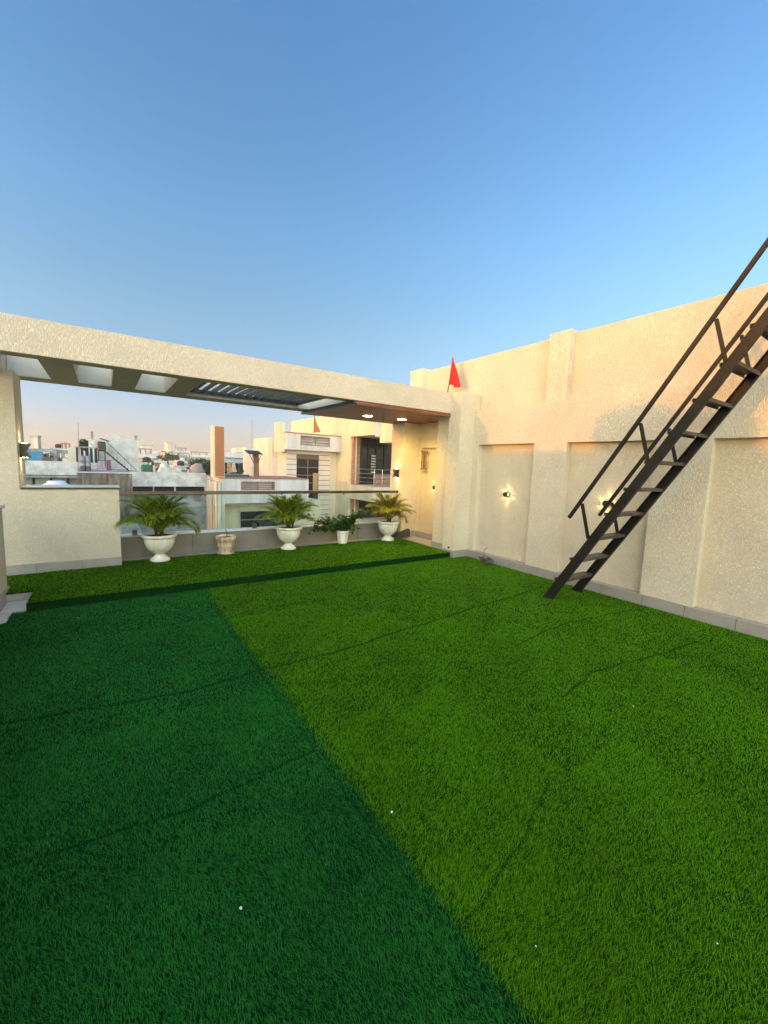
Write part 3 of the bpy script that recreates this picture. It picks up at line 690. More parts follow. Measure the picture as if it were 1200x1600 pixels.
tb.inputs['Scale'].default_value = 3.2; tb.inputs['Color1'].default_value = (.34, .16, .10, 1); tb.inputs['Color2'].default_value = (.44, .26, .18, 1); tb.inputs['Mortar'].default_value = (.20, .14, .11, 1); tb.inputs['Mortar Size'].default_value = .03
l.new(tb.outputs[0], p.inputs['Base Color']); p.inputs['Roughness'].default_value = .8

# ground of the town far below, reaching the horizon
MB().quad((-1500, -1500, -9), (1500, -1500, -9), (1500, 1500, -9), (-1500, 1500, -9)).build('ground', plain('town_ground', (.22, .19, .15), .95, var=.3, scale=.05), kind='structure')
# our own building below the terrace
ob = thing('terrace_building', 'body of the building that carries the turf terrace', 'building', (2, 2, -9))
MB().box(-1.35, 5.7, -5, 7.31, -9, -.335).build('wall', b_cream, ob)

# ---- cream house with stair tower and brick balcony
nh = thing('stair_tower_house', 'cream house with a grooved stair tower, tall dark window and brick clad balcony', 'house', (11, 20, -9))
W = 11.83
mb = MB()
mb.box(W, 20, 20.9, 30, -9, 4.60)                 # long flank towards the sunset
mb.box(W, 20, 18.3, 20.9, 3.14, 3.95)             # block over the balcony
mb.box(W, 12.5, 18.3, 20.9, -.42, .38).box(12.5, 20, 18.3, 20.9, -.42, .38)
mb.box(W+.0, 20, 18.3, 20.9, -9, -1.62)
mb.box(15, 20, 20.4, 20.9, -9, 3.14)
mb.build('wall', b_cream, nh)
MB().box(12.16, 16, 17.2, 18.298, 2.74, 3.97).build('projecting_box', b_cream, nh)
MB().box(W+.004, 12.156, 18.288, 18.299, 3.05, 3.90).build('shade_tinted_face', b_lilac, nh)  # front of the block, its shade put into a lilac panel colour
for z0, z1 in ((.40, 3.13), (-1.60, -.43)):
    f = MB().box(W+.12, 12.42, 20.72, 20.895, z0, z1).build('brick_cladding', b_brick, nh)
    MB().box(12.10, 12.16, 20.66, 20.719, z0+.02, z1-.02).build('painted_light_strip', plain('painted_light', (.72, .50, .36), .5), f)  # strip of light on the brick, put into a pale solid colour
    f = MB().box(12.43, 15, 20.70, 20.80, z0, z1).build('dark_glazing', b_win, nh)
    for xx in (12.45, 12.95, 13.50, 14.1): MB().box(xx-.03, xx+.03, 20.62, 20.699, z0, z1-.03).build('mullion', b_dark, f)
    for xx in (13.0,): MB().box(xx, xx+1.2, 20.60, 20.619, z0+1.45, z0+1.5).build('transom', b_dark, f)
for k in range(7): MB().box(13.10, 13.42, 20.55, 20.58, 1.10+.16*k, 1.17+.16*k).build('vent_slat', plain('pale_slat', (.45, .45, .42), .6) if k == 0 else bpy.data.materials['pale_slat'], nh)
f = MB().box(W+.10, 13.0, 18.35, 18.42, .385, 1.05).build('brick_panel', b_brick, nh)
mb = MB()
for zz in (.62, .85, 1.08, 1.32): mb.tube([(W-.02, 20.3, zz), (W-.02, 18.22, zz), (14.5, 18.22, zz)], .02, 6)
for xx in (W, 12.35, 12.9, 13.5): mb.tube([(xx, 18.22, .38), (xx, 18.22, 1.33)], .022, 6)
mb.build('balcony_rail', m_chrome, nh)
# stair tower in front of the flank
MB().box(8.62, W-.003, 22.6, 24.0, -9, 2.30).build('tower', b_pink, nh)
MB().box(W-.40, W+.0, 22.58, 22.598, -9, 2.24).build('tower_corner_strip', b_cream, nh)
gm = MB()
zz = 2.02; i = 0
for i in range(14):
    zz = 2.02-.30*i
    for xa, xb in ((8.68, 9.25), (10.68, 11.40)):
        if i == 0 and xa < 9: xb = 11.40
        elif i == 0: continue
        MB().box(xa, xb, 22.584, 22.599, zz+.018, zz+.282 if i else zz+.24).build('groove_panel', b_pink, nh)
MB().box(8.68, 9.25, 22.594, 22.5995, -2.2, 2.26).box(10.68, 11.40, 22.594, 22.5995, -2.2, 2.26).box(9.25, 10.68, 22.594, 22.5995, 1.76, 2.26).build('groove_backing', b_groove, nh)
wn_ = MB().box(9.27, 10.66, 22.585, 22.598, -2.0, 1.76).build('stair_window', b_win, nh)
MB().box(9.945, 9.985, 22.572, 22.584, -2.0, 1.76).build('mullion', b_trim, wn_)
for k in range(8): MB().box(9.27, 10.66, 22.574, 22.584, 1.26-.46*k, 1.295-.46*k).build('glazing_bar', b_trim, wn_)
MB().box(10.30, 10.62, 22.566, 22.573, -.1, .95).build('curtain', bmat('curtain', (.40, .27, .14)), wn_)
# parapet box above
MB().box(8.43, 9.24, 22.0, 24, 2.25, 3.16).box(11.08, W-.003, 22.0, 24, 2.25, 3.16).box(9.24, 11.08, 22.0, 24, 2.25, 2.52).box(9.24, 11.08, 22.0, 24, 3.06, 3.16).build('parapet_box', b_lilac, nh)
MB().box(8.40, W-.004, 21.97, 24, 3.161, 3.21).build('coping', b_trim, nh)
f = MB().box(9.245, 11.075, 22.25, 22.3, 2.525, 3.055).build('grille_back', b_white, nh)
mb = MB()
for zz in (2.54, 2.70, 2.86, 3.02): mb.box(9.245, 11.075, 22.02, 22.05, zz, zz+.04)
for xx in (9.25, 10.15, 11.04): mb.box(xx, xx+.035, 22.0, 22.02, 2.525, 3.055)
mb.build('grille', b_trim, nh)
MB().box(8.15, 8.428, 22.3, 23.2, 2.10, 3.75).build('roof_pier', b_cream, nh)
MB().box(8.25, W-.001, 24.001, 30, -9, 2.24).build('rear_wing', b_pink, nh)
# low wing to the far side, lit flank
MB().box(8.25, W-.001, 24.001, 27.5, 2.241, 2.97).build('rear_parapet', b_pink, nh)
mb = MB(); mb.tube([(8.62, 22.1, 3.2), (8.62, 22.1, 4.4)], .02, 6).build('mast', b_metal, nh)
# flag on that house
f2 = thing('faded_flag', 'faded orange pennant hanging on the roof of the stair tower house', 'flag', (10.2, 22.3, 3.2))
MB().tube([(10.2, 22.3, 3.21), (10.2, 22.3, 4.5)], .018, 6).build('pole', m_stem, f2)
drape((10.2, 22.3, 4.25), (10.14, 22.3, 3.3), (10.22, 22.3, 4.25), (10.55, 22.25, 3.35), f=.05).build('cloth', plain('faded_orange_cloth', (.45, .16, .06), .8), f2, True)

# ---- flat white house in front with pink coping, grille and wide window
wh = thing('low_white_house', 'low white house with pink coping, grille and wide dark window beyond the railing', 'house', (5.5, 18, -9))
MB().box(4.05, 4.87, 18, 21, -.30, .76).box(6.36, 8.0, 18, 21, -.30, .76).box(4.87, 6.36, 18, 21, -.30, .26).box(4.87, 6.36, 18, 21, .64, .76).build('upper_band', b_lilac, wh)
MB().box(4.02, 8.0, 17.97, 21, .761, .80).build('coping', b_trim, wh)
MB().box(4.20, 9, 18.8, 21, -9, -.301).build('wall', b_cream, wh)
MB().box(4.04, 4.199, 18.0, 21, -9, -.301).build('corner_post', b_cream, wh)
MB().box(4.9, 6.33, 18.3, 18.33, .262, .638).build('grille_back', b_white, wh)
mb = MB()
for zz in (.28, .37, .46, .55): mb.box(4.9, 6.33, 18.02, 18.05, zz, zz+.028)
for xx in (4.88, 5.55, 6.31): mb.box(xx, xx+.04, 17.99, 18.02, .262, .638)
mb.build('grille', b_trim, wh)
w2 = MB().box(5.03, 7.6, 18.76, 18.798, -1.95, -.76).build('window', b_win, wh)
MB().box(5.03, 7.6, 18.74, 18.759, -1.16, -1.12).build('glazing_bar', m_chrome, w2)
MB().box(5.0, 5.029, 18.72, 18.797, -1.95, -.73).box(5.0, 7.6, 18.72, 18.797, -.759, -.73).build('frame', b_white, w2)
# tall terracotta post
tp = thing('terracotta_post', 'tall square terracotta post with a pale flank on the white house', 'post', (4, 18, .76))
MB().box(3.74, 4.20, 18.02, 18.5, .801, 2.93).build('post', b_cream, tp)
MB().box(3.82, 4.18, 18.005, 18.019, .84, 2.90).build('terracotta_face', b_orange, tp)
# streaked long wall running away
lwall = thing('streaked_wall', 'long grimy cream wall with dark vertical streaks running away beyond the railing', 'wall', (4.03, 25, -3))
mb = MB(); mb.hexa([(3.85, 17.9, -9), (4.015, 17.9, -9), (4.015, 31.4, -9), (3.85, 31.4, -9), (3.85, 17.9, .60), (4.015, 17.9, .60), (4.015, 31.4, .70), (3.85, 31.4, .70)])
mb.build('render_face', b_streak, lwall)
for k, yy in enumerate((18.6, 21.5, 24.6, 28)): MB().box(3.80, 3.849, yy, yy+.12, -6, .55).build('drain_strip', b_streak, lwall)
# shed roof things right of the post: awning, stained door, washing
aw = thing('door_awning', 'dark sloping awning over a stained wooden door beside the white house', 'awning', (5.8, 19.3, 2))
mb = MB(); mb.hexa([(5.45, 18.9, 1.84), (6.1, 18.9, 1.84), (6.1, 19.6, 2.0), (5.45, 19.6, 2.0), (5.45, 18.9, 1.87), (6.1, 18.9, 1.87), (6.1, 19.6, 2.03), (5.45, 19.6, 2.03)]); mb.build('sheet', b_dark, aw)
MB().tube([(5.5, 18.95, 1.84), (5.85, 19.5, 1.45)], .015, 5).tube([(6.05, 18.95, 1.84), (6.05, 19.5, 1.45)], .015, 5).build('bracket', b_dark, aw)
dd = thing('rooftop_door', 'stained brown wooden door leading onto the roof below the awning', 'door', (6, 19.6, .8))
MB().box(5.86, 6.12, 19.55, 19.62, .80, 1.86).build('leaf', b_door, dd); MB().box(5.80, 5.859, 19.5, 19.62, .80, 1.90).build('frame', b_white, dd)
MB().box(6.2, 8.24, 19.9, 20.3, .80, 1.0).build('roof_kerb', b_cream, dd) if 0 else None
MB().box(8.18, 8.249, 24.2, 24.35, 1.0, 2.9).build('pipe_chase', b_cream, nh)
o = MB().box(4.3, 8.0, 18.4, 21, .56, .70).build('roof_slab', b_roofgrey, wh)

# ---- white grimy terrace parapet directly ahead, and the grey wall seen through the glass
gp = thing('grimy_parapet', 'white grimy rooftop parapet with a dark open slot behind the largest palm', 'parapet', (1.8, 20, 0))
MB().box(.93, 3.84, 20, 20.25, .29, .90).build('parapet_face', b_white, gp)
MB().box(.93, 3.84, 20.5, 22, .05, .285).build('slot_back', b_dark, gp)
for xx in (.93, 1.72, 2.55): MB().box(xx, xx+.05, 20.02, 20.2, .04, .288).build('slot_post', b_grey, gp)
MB().box(.55, 3.84, 19.9, 24, -.06, .04).build('ledge', b_white, gp)
MB().box(.55, 3.84, 20.1, 24, -9, -.061).build('wall', b_grey, gp)
dg = thing('soot_stained_wall', 'brown wall with black soot runs and a white ledge beneath the outdoor stair', 'wall', (0, 19, 0))
MB().box(-.83, .93, 19, 19.3, -9, .86).build('render_face', b_grime, dg)
MB().box(-.85, .95, 18.97, 19.35, .861, .89).build('ledge', b_white, dg)
# ---- flat white parapet with screens below, further along
fw_ = thing('white_roof_parapet', 'long white flaking roof parapet above a row of grey screens', 'parapet', (-1.6, 20, 0))
MB().box(-6, -.84, 20, 20.3, .73, 1.24).build('parapet_face', b_white, fw_)
MB().box(-6, -.84, 19.9, 20.4, .62, .70).build('ledge', b_grey, fw_)
MB().box(-6, -.84, 20.5, 24, -9, .61).build('wall', b_roofgrey, fw_)
for k in range(9): MB().box(-5.3+.52*k, -5.3+.52*k+.44, 20.40, 20.44, .05, .58).build('screen', b_metal, fw_)
for k in range(9): MB().box(-5.36+.52*k, -5.31+.52*k, 20.36, 20.42, .0, .60).build('screen_post', b_dark, fw_)
# white dome topped tank near
wt = thing('water_tank', 'white plastic water tank lid showing above the low wall coping', 'water tank', (-1.29, 17, 0))
MB().lathe((-1.29, 17, -1.0), [(.55, 0), (.55, .9), (.56, 1.2), (.53, 1.36), (.42, 1.50), (.26, 1.585), (.245, 1.60), (.245, 1.64), (.2, 1.66)], 40).build('tank_body', plain('white_plastic', (.62, .66, .70), .4), wt, True)
MB().box(-3.5, 1.0, 14.5, 18.5, -9, -1.001).build('deck', b_roofgrey, thing('lower_roof', 'plain grey flat roof carrying the white water tank', 'roof', (-1, 16, -1)))
# ---- blue tarp porch and clutter
bt = thing('tarp_porch', 'roof porch with grey slab, pale posts and a bright blue tarp side', 'porch', (-2.2, 26, 1))
MB().box(-3.4, -1.27, 26, 28, 1.58, 1.74).build('slab', b_grey, bt)
MB().box(-3.07, -2.42, 26.02, 26.06, 1.14, 1.60).build('tarp', b_blue, bt)
MB().box(-2.63, -2.44, 25.9, 25.95, 1.05, 1.27).build('crate', b_trim, bt)
for xx in (-2.0, -1.72, -1.36): MB().box(xx, xx+.13, 26.0, 26.15, .9, 1.58).build('post', b_grey, bt)
MB().box(-4, -1.25, 28.1, 29, .2, 1.3).build('rear_wall', b_grey, bt)
MB().box(-2.42, -1.30, 25.7, 25.9, .95, 1.12).build('planter', b_dark, bt)
MB().box(-3.1, -2.46, 25.5, 25.8, .90, 1.14).build('block', b_white, bt)
cp = thing('chimney_block', 'peach rooftop chimney block between the porch and the metal drums', 'chimney', (-1.1, 22.5, 1))
MB().box(-1.25, -.86, 22.4, 23.2, .6, 1.82).build('shaft', b_pink, cp); MB().box(-1.45, -1.26, 22.5, 22.9, .6, 1.35).build('side_block', b_pink, cp)
MB().box(-1.22, -1.10, 22.38, 22.399, .85, 1.05).build('opening', b_dark, cp)
for i, (x, lab) in enumerate(((-.72, 'pale metal drum nearer the antenna pole'), (-.53, 'pale metal drum nearer the black tank stair'))):
    t = thing('metal_drum', lab, 'drum', (x, 21.2, .8), 'metal drums on the sooty roof')
    MB().lathe((x, 21.2, .85), [(.095, 0), (.095, .22), (.10, .225), (.095, .23), (.095, .44), (.10, .445), (.095, .45), (.095, .64)], 20).build('drum_body', b_metal, t, True)
sh = thing('scrap_frame', 'dark slatted scrap frame stacked behind the metal drums', 'frame', (-.6, 22, 1.5))
for k in range(5): MB().box(-.95+.16*k, -.85+.16*k, 21.9, 21.95, 1.2, 1.85).build('slat', b_dark, sh)
MB().box(-.98, -.25, 21.86, 21.89, 1.82, 1.88).build('top_bar', b_grey, sh)
ap = thing('antenna_pole', 'tall thin grey antenna pole rising above the sooty wall', 'antenna', (-.82, 21, .8))
MB().tube([(-.84, 21, .86), (-.80, 21, 2.83)], .017, 6).build('pole', b_metal, ap); MB().box(-.87, -.79, 20.97, 21.03, .86, 1.0).build('foot', b_metal, ap)
MB().box(-4, .9, 20.9, 26.5, .0, .82).build('roof_slab', b_roofgrey, thing('sooty_roof', 'grey roof slab behind the soot stained wall', 'roof', (-1, 23, .4)))
# ---- grey stair-head building with black tank and outdoor stair
sb = thing('stair_head_building', 'weathered pale grey building with uneven top behind an outdoor stair', 'building', (.7, 28, 0))
mb = MB(); P = [(-.30, .2), (1.72, .2), (1.72, 2.46), (1.30, 2.50), (1.0, 2.55), (.75, 2.76), (.35, 2.74), (.2, 2.45), (-.30, 2.42)]
k = len(P); mb.v = [(a, 28, b) for a, b in P]+[(a, 30, b) for a, b in P]; mb.f = [tuple(range(k)), tuple(range(k, 2*k))[::-1]]+[(i, i+k, (i+1) % k+k, (i+1) % k) for i in range(k)]
mb.build('wall', bmat('weathered_grey', (.60, .62, .60), (.42, .42, .41), 0, .15), sb); MB().box(1.55, 1.70, 28.1, 28.3, 2.461, 2.75).build('finial', b_grey, sb)
tw = thing('slim_white_tower', 'slim white rooftop duct with a thin pipe beside the black tank', 'duct', (-.4, 27.3, 0))
MB().box(-.62, -.30, 27, 27.5, .3, 2.35).build('shaft', b_white, tw); MB().box(-.50, -.40, 27.1, 27.2, 2.351, 2.78).build('pipe', b_grey, tw)
kt = thing('black_tank', 'black square water tank on legs beside the outdoor stair', 'water tank', (-.05, 27, 1.7))
MB().bevbox(-.25, .14, 26.8, 27.3, 1.74, 2.26, .05).build('tank_body', plain('black_plastic', (.02, .026, .033), .4), kt)
MB().bar((-.10, 27, 2.42), (.30, 27, 2.30), .4, .05).build('lid_sheet', b_dark, kt)
for xx in (-.2, .08): MB().tube([(xx, 26.9, .8), (xx, 26.9, 1.74)], .025, 5).build('leg', b_dark, kt)
os_ = thing('outdoor_stair', 'dark thin outdoor stair slanting down from the black tank', 'stair', (.7, 27, 1.4))
for dy in (0, .5): MB().bar((.02, 26.6+dy, 1.82), (1.20, 26.6+dy, .68), .04, .07).build('stringer', b_dark, os_)
for k in range(9): MB().box(.12+.125*k, .24+.125*k, 26.62, 27.1, 1.68-.121*k, 1.71-.121*k).build('tread', b_dark, os_)
MB().bar((.17, 26.6, 2.27), (1.50, 26.6, .78), .03, .03).build('handrail', b_dark, os_)
for k in range(4): MB().tube([(.35+.3*k, 26.6, 1.5-.29*k), (.35+.3*k, 26.6, 2.06-.335*k)], .010, 4).build('baluster', b_metal, os_)
for (x0, x1, z1, mt, lab) in ((-.22, -.06, 1.25, plain('pink_cloth', (.55, .42, .50), .8, var=.3, scale=14), 'pale pink cloth drying below the black tank'),
                              (.0, .07, 1.28, plain('light_blue_cloth', (.38, .45, .62), .8, var=.2, scale=14), 'light blue cloth drying below the outdoor stair'),
                              (.12, .30, 1.30, plain('patterned_cloth', (.28, .10, .20), .8, var=.9, scale=30), 'dark red patterned cloth drying under the stair')):
    o = drape((x0, 24, z1), (x0, 24, .80), (x1, 24, z1), (x1, 24, .80), f=.03).build('hung_cloth', mt, None, True); tag(o, lab, 'cloth', 'washing on the far roofs')
o = MB().tube([(-.4, 24, 1.27), (.4, 24, 1.31)], .008, 4).build('washing_line', b_dark); tag(o, 'thin line holding the washing under the outdoor stair', 'washing line')
MB().box(-.7, 1.6, 23.8, 28, .2, .72).build('roof_slab', b_roofgrey, thing('stair_roof', 'flat grey roof under the outdoor stair and washing', 'roof', (.5, 25, .5)))
# green net, draped cloth hump
gn = thing('green_net_shelter', 'small rooftop shelter wrapped in dark green net', 'shelter', (2.65, 35, .4))
MB().bevbox(2.30, 3.0, 35, 35.6, .1, .96, .08).build('net', b_green, gn); MB().box(3.05, 3.18, 35, 35.3, .1, .9).build('side_post', b_pink, gn)
th = thing('cloth_heap', 'rounded heap covered with pale pinkish cloth behind the streaked wall', 'cloth heap', (3.6, 22, .7))
bm = bmesh.new(); bmesh.ops.create_uvsphere(bm, u_segments=20, v_segments=12, radius=1)
for v in bm.verts:
    q = Vector((3.72+v.co.x*.42, 22+v.co.y*.4, .75+max(v.co.z, -.2)*.58)); q.x += .16*v.co.z if v.co.z > 0 else 0; q += Vector((noise.noise(q*4), 0, noise.noise(q*5)))*.14; v.co = q
MB().frombm(bm).build('cover', bmat('pale_cloth', (.40, .34, .32), (.26, .21, .2), 3), th, True)
MB().tube([(3.42, 21.6, .6), (3.42, 21.6, 1.72)], .02, 5).build('stake', b_trim, th)
MB().box(3.0, 3.84, 22.3, 26, -9, .55).build('roof_slab', b_roofgrey, thing('yard_roof', 'low grey roof slab behind the streaked wall', 'roof', (3.4, 24, 0)))
# laundry right of terracotta post
for i, (xx, c, lab) in enumerate(((4.48, (.05, .05, .06), 'black garment hung nearest the terracotta post'), (4.72, (.55, .32, .14), 'orange garment hung on the line past the terracotta post'),
                                (4.92, (.62, .50, .40), 'cream garment hung on the line past the terracotta post'), (5.25, (.03, .03, .035), 'small dark garment hung nearest the awning'))):
    o = drape((xx-.09, 19.4, 1.40), (xx-.10, 19.4, .98-.1*(i % 2)), (xx+.07, 19.4, 1.43), (xx+.10, 19.4, 1.0), f=.04).build('hung_cloth', plain('garment', c, .85, var=.3, scale=12), None, True)
    tag(o, lab, 'cloth', 'washing on the white house roof')
o = MB().tube([(4.2, 19.4, 1.42), (5.5, 19.4, 1.44)], .006, 4).build('washing_line', b_dark); tag(o, 'thin line of washing between the terracotta post and awning', 'washing line')
o = MB().box(4.45, 5.5, 19.0, 19.2, .81, .90).build('roof_mat', plain('teal_mat', (.05, .12, .12), .8, var=.8, scale=9)); tag(o, 'dark teal mat thrown over the white house coping', 'mat')

# ---- trees
def leaf_cloud(c, r, n, size):
    mb = MB(); T = []
    lobes = [(Vector(c)+Vector((random.uniform(-.6, .6)*r[0], random.uniform(-.6, .6)*r[1], random.uniform(-.45, .5)*r[2])), random.uniform(.35, .6)) for _ in range(9)]
    for k in range(n):
        lc, lr = random.choice(lobes); d = Vector([random.gauss(0, 1) for _ in range(3)]).normalized()*random.random()**.4
        P = lc+Vector((d.x*r[0], d.y*r[1], d.z*r[2]))*lr
        a = Vector([random.gauss(0, 1) for _ in range(3)]).normalized()*size*random.uniform(.6, 1.3); b = a.cross(Vector([random.gauss(0, 1) for _ in range(3)])).normalized()*size*.5
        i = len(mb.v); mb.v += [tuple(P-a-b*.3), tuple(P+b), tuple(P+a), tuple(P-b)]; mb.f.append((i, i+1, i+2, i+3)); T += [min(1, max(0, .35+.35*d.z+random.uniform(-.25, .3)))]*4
    return mb, T
def tree(x, y, z0, ztop, rx, label, n=900, size=.16, grp='trees among the far roofs'):
    t = thing('leafy_tree', label, 'tree', (x, y, z0), grp); rz = rx*.8; zc = ztop-rz
    MB().tube([(x, y, z0), (x+.1, y, (z0+zc)/2), (x, y, zc)], [.22, .16, .10], 8).tube([(x, y, zc-.8), (x+rx*.4, y, zc+.2)], [.09, .04], 6).tube([(x, y, zc-.8), (x-rx*.4, y+.2, zc+.2)], [.09, .04], 6).build('trunk', m_stem, t)
    mb, T = leaf_cloud((x, y, zc), (rx, rx, rz), n, size); o = mb.build('crown', m_tree, t, kind='stuff'); tones(o.data, T)
def coconut(x, y, z0, ztop, label, r=1.3):
    t = thing('palm_tree', label, 'palm tree', (x, y, z0), 'coconut palms among the far roofs')
    MB().tube([(x, y, z0), (x+.2, y, (z0+ztop)/2), (x, y, ztop)], [.16, .12, .09], 7).build('trunk', m_stem, t)
    mb = MB(); T = []
    for k in range(14):
        a = k*2.4; rise = random.uniform(-.2, 1.1); d = Vector((math.cos(a), math.sin(a), 0)); p = Vector((x, y, ztop)); ang = rise
        for i in range(8):
            q = p+(d*math.cos(ang)+Vector((0, 0, math.sin(ang))))*r/7; s = Vector((-d.y, d.x, -.5))*.26*r/1.3*math.sin(math.pi*(i+1)/9)
            s2 = Vector((d.y, -d.x, -.5))*.26*r/1.3*math.sin(math.pi*(i+1)/9)
            for w in (s, s2):
                for uu in (0, .5):
                    P = p.lerp(q, uu); i0 = len(mb.v); mb.v += [tuple(P), tuple(P.lerp(q, .35)), tuple(P+w+d*.1)]; mb.f.append((i0, i0+1, i0+2)); T += [random.random()]*3
            p = q; ang -= .28
    o = mb.build('crown', m_tree, t, kind='stuff'); tones(o.data, T)
random.seed(21)
tree(-1.0, 40, -9, 2.72, .62, 'small dark tree top just beyond the scrap frame', 500, .12)
tree(9.0, 48, -9, 1.70, 1.6, 'broad dark tree behind the draped cloth heap', 1500, .17)
tree(10.6, 52, -9, 1.35, 1.5, 'rounded tree partly hidden by the terracotta post', 1200, .17)
tree(-3.2, 34, -9, 1.45, .8, 'shrubby tree seen between the porch posts', 700, .12)
tree(8.6, 90, -9, 2.1, 1.4, 'far small tree before the tall cream flats', 600, .2)
tree(16.0, 70, -9, 1.9, 2.2, 'far olive tree beside the terracotta post top', 900, .2)
coconut(6.9, 60, -9, 2.0, 'coconut palm standing before the pink verandah house', 1.3)
coconut(8.9, 55, -9, 1.05, 'coconut palm leaning beside the broad dark tree', 1.1)
coconut(3.6, 42, -9, 1.15, 'coconut palm above the green net shelter', .9)

# ---- far houses
FM = {'white': bmat('far_white', (.66, .64, .63), (.38, .36, .34), .5), 'cream': bmat('far_cream', (.76, .68, .54), (.40, .34, .26), .5), 'grey': bmat('far_grey', (.42, .42, .42), (.22, .21, .20), .5),
      'pink': bmat('far_pink', (.58, .42, .36)), 'pale blue': bmat('far_blue', (.45, .52, .60)), 'brick red': bmat('far_brick', (.36, .16, .11))}
def house(x0, x1, y, z1, col, label, feat='tank', depth=8, name='distant_house', grp='houses of the town skyline', nw=3, wz=1.3):
    t = thing(name, label, 'house', ((x0+x1)/2, y, -9), grp); M_ = FM[col]; w = x1-x0
    MB().box(x0, x1, y, y+depth, -9, z1-.5).build('wall', M_, t)
    MB().box(x0-.1, x1+.1, y-.25, y+depth, z1-.499, z1-.38).box(x0, x1, y, y+.15, z1-.379, z1).box(x0, x0+.15, y+.15, y+depth, z1-.379, z1).build('roof_parapet', FM['white'] if col != 'white' else M_, t)
    for fl_ in range(2):
        for k in range(nw):
            xc = x0+w*(k+.5)/nw; zt = z1-1.0-fl_*2.9
            wn2 = MB().box(xc-w*.12, xc+w*.12, y-.03, y-.004, zt-wz, zt).build('window', b_win, t)
    if feat == 'tank':
        MB().lathe((x0+w*.7, y+1.5, z1-.38), [(.38, 0), (.38, .75), (.25, .85), (.12, .9)], 12).build('rooftop_tank', b_dark, t, True)
    elif feat == 'white tank':
        MB().lathe((x0+w*.3, y+1.5, z1-.38), [(.4, 0), (.4, .6), (.28, .72), (.12, .76)], 12).build('rooftop_tank', b_white, t, True)
    elif feat == 'room':
        MB().box(x0+w*.15, x0+w*.6, y+1, y+4, z1-.38, z1+1.5).build('roof_room', M_, t); MB().box(x0+w*.1, x0+w*.65, y+.8, y+4.2, z1+1.501, z1+1.62).build('roof_slab', FM['white'], t)
    elif feat == 'frame':
        mb = MB()
        for q in (.1, .4, .7): mb.box(x0+w*q, x0+w*q+.15, y+1, y+1.15, z1-.2, z1+.55)
        mb.box(x0+w*.05, x0+w*.8, y+.9, y+1.3, z1+.551, z1+.68).build('roof_pergola', FM['brick red'], t)
    elif feat == 'mast':
        MB().tube([(x0+w*.5, y+1, z1-.4), (x0+w*.5, y+1, z1+3)], .05, 4).build('mast', b_metal, t)
    return t
house(-4.1, -2.95, 60, 2.1, 'white', 'white house whose brown roof pergola tops the porch skyline', 'frame', 5)
house(-6.9, -5.5, 60, 1.9, 'cream', 'cream house with gabled clutter far above the blue tarp', 'room', 5)
house(-5.3, -4.2, 64, 2.2, 'grey', 'long grey house between the tarp and the brown pergola', 'tank', 5)
house(3.7, 5.6, 60, 1.9, 'pink', 'pink verandah house with brown roof pergola beside the grey stair building', 'frame', 6)
house(5.2, 6.0, 58, 1.35, 'brick red', 'small brick red house behind the coconut palm', 'none', 5, nw=1)
house(2.2, 4.2, 46, 1.0, 'white', 'low white house right above the green net shelter', 'tank', 5)
house(4.4, 6.2, 44, .6, 'pale blue', 'low pale blue house behind the grimy parapet', 'white tank', 5)
house(6.4, 7.6, 50, .7, 'white', 'low white house near the cloth heap', 'tank', 4)
house(11.0, 13.4, 100, 3.2, 'cream', 'tall cream flats with roof room on the skyline', 'room', 8, nw=4)
house(13.9, 16.6, 104, 3.2, 'grey', 'tall grey flats under scaffolding on the skyline', 'frame', 8, nw=4)
house(9.6, 12.0, 70, 1.2, 'white', 'broad white roof terrace house before the tall cream flats', 'white tank', 6)
house(17.5, 21.0, 120, 2.6, 'white', 'pale flats with radio mast on the skyline', 'mast', 8)
house(12.6, 15.0, 76, 1.0, 'cream', 'cream house behind the broad dark tree', 'tank', 6)
house(9.3, 11.9, 40, 2.25, 'pale blue', 'pale blue hazy flats past the terracotta post', 'none', 6, nw=4, wz=1.0)
house(12.4, 14.2, 44, 2.9, 'grey', 'narrow grey flats behind the awning', 'mast', 6)
random.seed(99)
cols = ['white', 'cream', 'grey', 'pink', 'pale blue']; feats = ['tank', 'room', 'mast', 'white tank', 'none', 'frame']
FT = {'tank': 'a dark roof tank', 'room': 'a roof room', 'mast': 'a roof mast', 'white tank': 'a pale roof tank', 'none': 'a bare flat roof', 'frame': 'a brown roof frame'}
PL = [(-.13, 'above the blue tarp porch'), (-.06, 'above the flaking white parapet'), (0, 'behind the metal drums'), (.06, 'behind the grey stair building'), (.10, 'above the green net shelter'),
      (.14, 'near the coconut palms'), (.19, 'over the cloth heap'), (.24, 'by the terracotta post'), (.32, 'behind the washing'), (1, 'behind the stair tower house')]
seen = set()
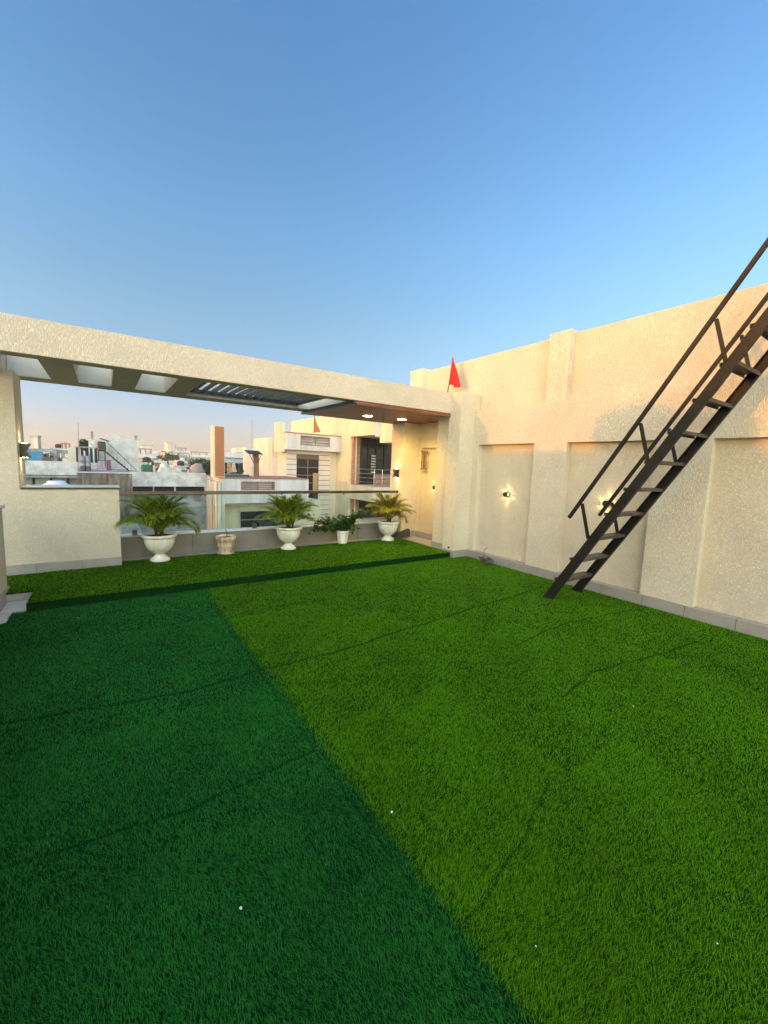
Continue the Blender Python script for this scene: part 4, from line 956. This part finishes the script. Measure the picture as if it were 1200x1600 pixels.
for k in range(46):
    yy = 90+k*5.5+random.uniform(-6, 6); u = random.uniform(-.16, .44) if k % 3 else random.uniform(.05, .24); xx = u*yy; w = random.uniform(3, 7)*(yy/150)**.3
    c_ = cols[(k*7) % 5]; f_ = feats[(k*5) % 6]; pl3 = [p_ for q_, p_ in PL if (u+w/yy/2) <= q_][0]; nw_ = random.choice((2, 3, 4))
    far = 'fairly far' if yy < 150 else ('far' if yy < 230 else 'very far'); wd = 'narrow' if w < 5 else 'broad'
    lab = '%s %s %s house, %s, %s' % (far, wd, c_, FT[f_], pl3)
    while lab in seen:
        f_ = random.choice(feats); c_ = random.choice(cols); lab = '%s %s %s house, %s, %s' % (far, wd, c_, FT[f_], pl3)
    seen.add(lab)
    house(xx, xx+w, yy, random.uniform(.6, 1.6)+yy*random.uniform(.0, .0165), c_, lab, f_, 7, grp='hazy far houses of the town', nw=nw_)
for (x, y, h, lab) in ((17, 130, 5.0, 'lattice radio mast beyond the tall flats'), (-9, 150, 5.2, 'thin far mast above the porch roofs'), (24, 140, 4.2, 'low lattice mast beside the broad dark tree')):
    t = thing('radio_mast', lab, 'mast', (x, y, -9), 'far masts'); mb = MB()
    for dx in (-.25, .25): mb.tube([(x+dx, y, -9), (x+dx*.2, y, h)], .05, 4)
    mb.build('lattice', b_metal, t)
    MB().box(x-.7, x+.7, y-.05, y+.05, h-.8, h-.7).build('cross_arm', b_metal, t)
# ---- the neighbour on the sunset side: its roof edge and tank shade the terrace
ns = thing('sunset_side_building', 'plain cream building across the lane on the sunset side', 'building', (-11, 0, -9))
MB().box(-14, -9, -9, 11.0, -9, 3.29).build('wall', b_cream, ns)
st_ = thing('roof_water_tank', 'domed black water tank on the sunset side roof', 'water tank', (-9.8, 3.75, 3.3))
def tk(c, r, h): return MB().lathe(c, [(r, 0), (r, h*.72), (r*.8, h*.9), (r*.45, h), (r*.2, h+.04)], 32)
tk((-9.6, 3.75, 3.291), .52, .58).build('tank_body', b_dark, st_, True)
tk((-9.6, 2.95, 3.291), .35, .45).build('side_tank', b_dark, st_, True)

# ---- evening haze over the town
m, n, l, p = nt('evening_haze'); n.remove(p); pv = n.new('ShaderNodeVolumePrincipled'); pv.inputs['Color'].default_value = (.92, .90, .92, 1); pv.inputs['Density'].default_value = HAZE
pv.inputs['Anisotropy'].default_value = .2; l.new(pv.outputs[0], n['Material Output'].inputs['Volume'])
if HAZE: MB().box(-1600, 1600, -1600, 1600, -10, 9).build('haze', m, kind='stuff')
